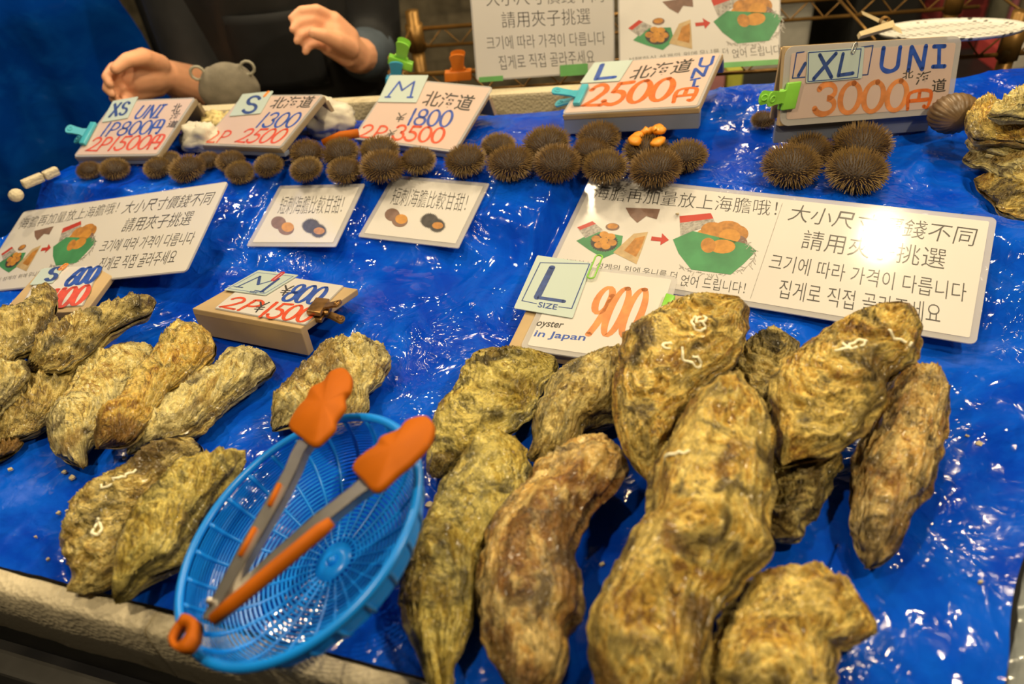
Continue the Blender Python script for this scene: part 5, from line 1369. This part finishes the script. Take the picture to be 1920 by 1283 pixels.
# ------------------------------------------------------------------ grey pouch with cord loops
pz = atY(445, 214, 1.19); pw = 56 * depth(pz) / FPX; phh = 0.080
pou = thing('grey_pouch', 'rounded grey fuzzy pouch with two cord loops, behind the 1300 card', 'pouch', pz)
mb = MB(); mb.ball((0, 0, 0), 1, nu=36, nv=24); v = []
for q in mb.v:
    top = 1 + 0.10 * max(0, q.z) * (abs(q.x) > 0.55) 
    v.append(pz + Vector((q.x * pw * (1.0 - 0.12 * max(0, q.z)), q.y * 0.022, phh * 0.5 + q.z * phh * 0.5 * top)))
mesh('pouch_body', v, mb.f, mat('grey_fleece', (0.22, 0.195, 0.15), 0.9, var=0.25, scale=60, bmp=0.4), pou)
for s_ in (-1, 1):
    c_ = pz + Vector((s_ * pw * 0.72, -0.005, phh * 0.80))
    MB().tube([c_ + Vector((s_ * 0.004 + s_ * 0.010 * math.sin(R(k)), 0, 0.020 * (1 - math.cos(R(k))) / 2 - 0.004)) for k in range(0, 361, 30)], 0.0022, 8, closed=False).build('cord_loop', mat('white_cord', (0.34, 0.32, 0.25), 0.7), pou, True)

# ------------------------------------------------------------------ the vendor
def solid(capsules, voxel, name, m, parent, smooth_it=6):
    """one continuous surface from tapered limbs: (point, radius) chains, then remeshed and smoothed"""
    mb = MB()
    for ch in capsules:
        if len(ch) == 1:
            c, r = ch[0]; mb.ball(c, *(r if hasattr(r, '__len__') else (r, r, r)), nu=20, nv=14); continue
        pts, rad = [], []
        for i in range(len(ch) - 1):
            for k in range(4):
                t = k / 4; pts.append(Vector(ch[i][0]).lerp(Vector(ch[i + 1][0]), t)); rad.append(ch[i][1] * (1 - t) + ch[i + 1][1] * t)
        pts.append(Vector(ch[-1][0])); rad.append(ch[-1][1])
        mb.tube(pts, rad, 14)
        for p, r in ((pts[0], rad[0]), (pts[-1], rad[-1])): mb.ball(p, r * 0.999, nu=14, nv=10)
        for p, r in ch[1:-1]: mb.ball(p, r * 0.999, nu=14, nv=10)
    o = mesh(name, mb.v, mb.f, m, parent, True)
    md = o.modifiers.new('remesh', 'REMESH'); md.mode = 'VOXEL'; md.voxel_size = voxel; md.use_smooth_shade = True
    sm = o.modifiers.new('smooth', 'SMOOTH'); sm.iterations = smooth_it; sm.factor = 0.5
    bpy.context.view_layer.update()
    me = bpy.data.meshes.new_from_object(o.evaluated_get(bpy.context.evaluated_depsgraph_get()))
    me.polygons.foreach_set('use_smooth', [True] * len(me.polygons))
    o.modifiers.clear(); old = o.data; o.data = me; me.name = name; bpy.data.meshes.remove(old)
    if not me.materials: me.materials.append(m)
    return o
Yw = 1.27
eR, eL = atY(392, 176, 1.37), atY(702, 98, 1.42)
wR, wL = atY(312, 142, 1.27), atY(668, 106, 1.27)
hips = Vector(((eR.x + eL.x) / 2 - 0.01, 1.50, 0.80)); chest = hips + Vector((0, -0.03, 0.33)); neck = chest + Vector((0, -0.01, 0.17)); headc = neck + Vector((0, -0.03, 0.16))
sR, sL = Vector((hips.x - 0.155, 1.46, chest.z + 0.06)), Vector((hips.x + 0.155, 1.46, chest.z + 0.06))
person = thing('person', 'person in a black jacket and charcoal apron behind the display, both bare hands raised', 'person', (hips.x, hips.y, 0))
def hp(px, py, y): return atY(px, py, y)
caps = []
caps.append([(hips, 0.13), (chest, 0.13), (neck, 0.055), (headc - Vector((0, 0, 0.05)), 0.055)])
caps.append([(headc, (0.075, 0.092, 0.112))]); caps.append([(headc + Vector((0, -0.095, -0.012)), 0.014)])
for s_ in (-1, 1): caps.append([(headc + Vector((s_ * 0.078, 0.01, -0.01)), (0.010, 0.018, 0.030))])
caps.append([(sR, 0.05), (eR, 0.038), (eR.lerp(wR, 0.35), 0.036), (wR, 0.025)]); caps.append([(sL, 0.05), (eL, 0.038), (eL.lerp(wL, 0.35), 0.036), (wL, 0.025)])
for s_ in (-1, 1):
    hx = Vector((hips.x + s_ * 0.085, hips.y, 0.80)); caps.append([(hx, 0.085), (Vector((hx.x, 1.49, 0.45)), 0.058), (Vector((hx.x + s_ * 0.01, 1.52, 0.10)), 0.04), (Vector((hx.x + s_ * 0.015, 1.42, 0.045)), 0.035)])
# viewer's left hand: palm towards the viewer, fingers curling in
caps.append([(wR, 0.024), (hp(285, 142, 1.245), 0.027), (hp(255, 147, 1.225), 0.024)])
caps.append([(hp(295, 128, 1.25), 0.020), (hp(252, 126, 1.222), 0.015)]); caps.append([(hp(292, 158, 1.25), 0.020), (hp(258, 172, 1.222), 0.015)])
for ch in (((243, 122, 1.222), (212, 126, 1.200), (199, 144, 1.182), (207, 158, 1.170)),
           ((238, 141, 1.220), (208, 148, 1.196), (200, 166, 1.178), (211, 177, 1.168)),
           ((241, 160, 1.219), (216, 169, 1.196), (213, 185, 1.182), (225, 192, 1.174)),
           ((252, 178, 1.221), (235, 187, 1.200), (236, 199, 1.190), (247, 201, 1.184))):
    caps.append([(hp(*q), r_) for q, r_ in zip(ch, (0.0086, 0.0076, 0.0070, 0.0060))])
caps.append([(hp(300, 122, 1.248), 0.016), (hp(268, 107, 1.212), 0.0135), (hp(238, 113, 1.186), 0.0108), (hp(217, 129, 1.172), 0.0085)])
# viewer's right hand: back up, fingers reaching left, thumb below them
caps.append([(wL, 0.024), (hp(645, 86, 1.245), 0.026), (hp(622, 64, 1.235), 0.023)])
caps.append([(hp(650, 72, 1.25), 0.020), (hp(624, 40, 1.24), 0.015)]); caps.append([(hp(652, 104, 1.245), 0.018), (hp(618, 88, 1.225), 0.014)])
for ch in (((624, 34, 1.240), (594, 17, 1.225), (564, 20, 1.212), (547, 34, 1.204)),
           ((618, 50, 1.236), (586, 36, 1.216), (560, 42, 1.202), (549, 55, 1.194)),
           ((613, 68, 1.230), (584, 57, 1.208), (563, 65, 1.195), (557, 77, 1.190)),
           ((613, 88, 1.226), (590, 81, 1.206), (575, 88, 1.196), (573, 97, 1.192))):
    caps.append([(hp(*q), r_) for q, r_ in zip(ch, (0.0086, 0.0076, 0.0070, 0.0058))])
caps.append([(hp(656, 92, 1.232), 0.015), (hp(630, 76, 1.200), 0.0125), (hp(606, 66, 1.184), 0.0102), (hp(588, 62, 1.176), 0.0082)])
body = solid(caps, 0.0032, 'body', SKIN, person, 2)
for s_ in (-1, 1):
    ey = MB().ball(headc + Vector((s_ * 0.029, -0.0775, 0.004)), 0.0105, 0.0095, 0.0072, nu=14, nv=10).build('eye', mat('eye_white', (0.55, 0.52, 0.47), 0.3), person, True)
    MB().ball(headc + Vector((s_ * 0.029, -0.0852, 0.004)), 0.0050, 0.0030, 0.0052, nu=12, nv=8).build('iris', mat('dark_iris', (0.02, 0.012, 0.008), 0.2), ey, True)
    MB().tube([headc + Vector((s_ * 0.014, -0.087, 0.020)), headc + Vector((s_ * 0.030, -0.085, 0.025)), headc + Vector((s_ * 0.046, -0.075, 0.020))], [0.002, 0.0032, 0.0016], 8).build('eyebrow', HAIR, person, True)
MB().tube([headc + Vector((-0.022, -0.075, -0.056)), headc + Vector((0, -0.081, -0.056)), headc + Vector((0.022, -0.075, -0.056))], [0.002, 0.005, 0.002], 8).build('mouth', mat('lips', (0.45, 0.16, 0.12), 0.5), person, True)
solid([[(headc + Vector((0, 0.018, 0.035)), (0.084, 0.094, 0.095))]], 0.008, 'hair', HAIR, person, 2)
jk = [[(hips + Vector((0, 0, -0.06)), 0.150), (chest, 0.150), (chest + Vector((0, 0, 0.10)), 0.11), (neck, 0.070)],
      [(sL + Vector((-0.10, 0, 0.0)), 0.09), (sL, 0.066), (sL.lerp(eL, 0.6), 0.062), (eL, 0.050), (eL.lerp(wL, 0.42), 0.046)],
      [(sR + Vector((0.10, 0, 0.0)), 0.09), (sR, 0.066), (sR.lerp(eR, 0.6), 0.060), (eR, 0.052), (eR.lerp(wR, 0.16), 0.048)]]
solid(jk, 0.009, 'jacket', JACKET, person, 6)
solid([[(eL.lerp(wL, 0.30), 0.048), (eL.lerp(wL, 0.62), 0.041)]], 0.006, 'cuff', CUFF, person, 3)
tr = []
for s_ in (-1, 1):
    hx = Vector((hips.x + s_ * 0.085, hips.y, 0.82)); tr.append([(hx, 0.105), (Vector((hx.x, 1.49, 0.45)), 0.078), (Vector((hx.x + s_ * 0.01, 1.52, 0.10)), 0.062)])
solid(tr, 0.012, 'trousers', JACKET, person, 4)
for s_ in (-1, 1):
    solid([[(Vector((hips.x + s_ * 0.10, 1.54, 0.05)), 0.048), (Vector((hips.x + s_ * 0.105, 1.38, 0.042)), 0.042)]], 0.008, 'shoe', BLACK_MET, person, 3)
# apron wrapped round the front, with a bib
v = []; f = []; na, nz = 40, 40
for j in range(nz + 1):
    w = j / nz; z = 0.42 + w * 0.78
    half = 1.25 if z < 0.90 else 1.25 - 0.62 * sstep(0.90, 1.15, z)
    for i in range(na + 1):
        a = -half + 2 * half * i / na
        r_ = 0.162 + 0.006 * noise.noise(Vector((a * 4, z * 6, 2))) + 0.010 * noise.noise(Vector((a * 2, z * 1.5, 5))) + (0.02 * (0.9 - z) if z < 0.9 else 0)
        yc = hips.y - 0.03 * sstep(0.8, 1.13, z)
        v.append((hips.x + r_ * 1.02 * math.sin(a), yc - r_ * math.cos(a), z))
nb = len(v)
for j in range(nz):
    for i in range(na):
        k = j * (na + 1) + i; f.append((k, k + 1, k + na + 2, k + na + 1))
ao = mesh('apron', v, f, APRON, person)
sd_ = ao.modifiers.new('thick', 'SOLIDIFY'); sd_.thickness = 0.002
v = []; f = []
for j in range(9):                                    # patch pocket on the bib
    for i in range(9):
        a = -0.42 + 0.84 * i / 8; z = 0.90 + 0.13 * j / 8; r_ = 0.1735
        v.append((hips.x + 0.01 + r_ * 1.02 * math.sin(a), hips.y - 0.03 * sstep(0.8, 1.13, z) - r_ * math.cos(a), z))
for j in range(8):
    for i in range(8): k = j * 9 + i; f.append((k, k + 1, k + 10, k + 9))
po = mesh('pocket', v, f, JACKET, ao); sp_ = po.modifiers.new('thick', 'SOLIDIFY'); sp_.thickness = 0.002
for s_ in (-1, 1):
    MB().tube([Vector((hips.x + s_ * 0.10, hips.y - 0.165, 1.19)), Vector((hips.x + s_ * 0.085, hips.y - 0.115, 1.27)), Vector((hips.x + s_ * 0.06, hips.y + 0.02, 1.315))], 0.006, 8).build('strap', APRON, ao, True)

# ------------------------------------------------------------------ the sheet gives way under what lies on it
def press(cards, shells):
    me = tarp.data; n = len(me.vertices); co = np.empty(n * 3); me.vertices.foreach_get('co', co); co = co.reshape(-1, 3)
    off = np.array(tarp.location); W = co + off
    for c, gapz in cards:
        O, un, vn, nn = (np.array(x) for x in (c.O, c.un, c.vn, c.n))
        if abs(nn[2]) < 0.5: continue
        # point of the card straight above/below each vertex
        A = np.array([[un[0], vn[0]], [un[1], vn[1]]]); inv = np.linalg.inv(A)
        ab = (W[:, :2] - O[:2]) @ inv.T
        za = O[2] + ab[:, 0] * un[2] + ab[:, 1] * vn[2]
        dx = np.maximum(np.maximum(-ab[:, 0], ab[:, 0] - c.w), 0); dy = np.maximum(np.maximum(-ab[:, 1], ab[:, 1] - c.h), 0)
        dd = np.hypot(dx, dy)
        lim = np.where(dd < 0.05, O[2] + np.clip(ab[:, 0], 0, c.w) * un[2] + np.clip(ab[:, 1], 0, c.h) * vn[2] - gapz + np.maximum(0, dd - 0.008) * 1.1, 9)
        W[:, 2] = np.minimum(W[:, 2], lim)
    cx = (W[:, 0]); cy = W[:, 1]
    for P in shells:                                   # (x, y, z) low points
        P = np.asarray(P)
        for x, y, z in P:
            m = (np.abs(cx - x) < 0.03) & (np.abs(cy - y) < 0.03)
            d = np.hypot(cx[m] - x, cy[m] - y)
            W[m, 2] = np.minimum(W[m, 2], np.maximum(z - 0.001, T - 0.018) + np.maximum(0, d - 0.008) * 0.9)
    me.vertices.foreach_set('co', (W - off).ravel()); me.update()
SH = []
for o in OY:
    low = [c_ for c_ in o.root.children if c_.name.startswith('lower_shell')][0]
    q = np.array([tuple(v_.co) for v_ in low.data.vertices]) + np.array(o.root.location)
    SH.append(q[::9])
def low_points(root):
    """points of a thing that touch or nearly touch the sheet"""
    pts = {}
    for ob in [root] + list(root.children_recursive):
        if ob.type != 'MESH' or ob.name.startswith('shell_body'): continue
        if ob.name.startswith('spines'):
            M = ob.matrix_world
            for v_ in ob.data.vertices:
                if v_.co.z < -0.25:
                    p_ = M @ v_.co; kk = (round(p_.x / 0.006), round(p_.y / 0.006))
                    if p_.z < T + hz(p_.x, p_.y) + 0.012 and (kk not in pts or pts[kk][2] > p_.z): pts[kk] = tuple(p_)
            continue
        M = ob.matrix_world; V = [M @ v_.co for v_ in ob.data.vertices]
        for e_ in ob.data.edges:
            a, b = V[e_.vertices[0]], V[e_.vertices[1]]; n = max(1, int((b - a).length / 0.007))
            for k in range(n + 1):
                p_ = a.lerp(b, k / n)
                if p_.z < T + hz(p_.x, p_.y) + 0.012:
                    kk = (round(p_.x / 0.006), round(p_.y / 0.006))
                    if kk not in pts or pts[kk][2] > p_.z: pts[kk] = tuple(p_)
    return np.array(list(pts.values())) if pts else None
bpy.context.view_layer.update()
for ob in list(COL.objects):
    if ob.parent is None and ob.name.split('.')[0] in ('price_stand', 'paper_bag', 'shell_heap', 'foam_piece', 'foam_ball', 'orange_handle', 'price_card', 'clip', 'ribbed_shell', 'colander_basket', 'tongs', 'sea_urchin'):
        lp = low_points(ob)
        if lp is not None: SH.append(lp)
press([(x, 0.0025) for x in NOTICES] + [(x, 0.010) for x in (CXL, CL, CM, CS, CXS, C9, B8, B6)], SH)
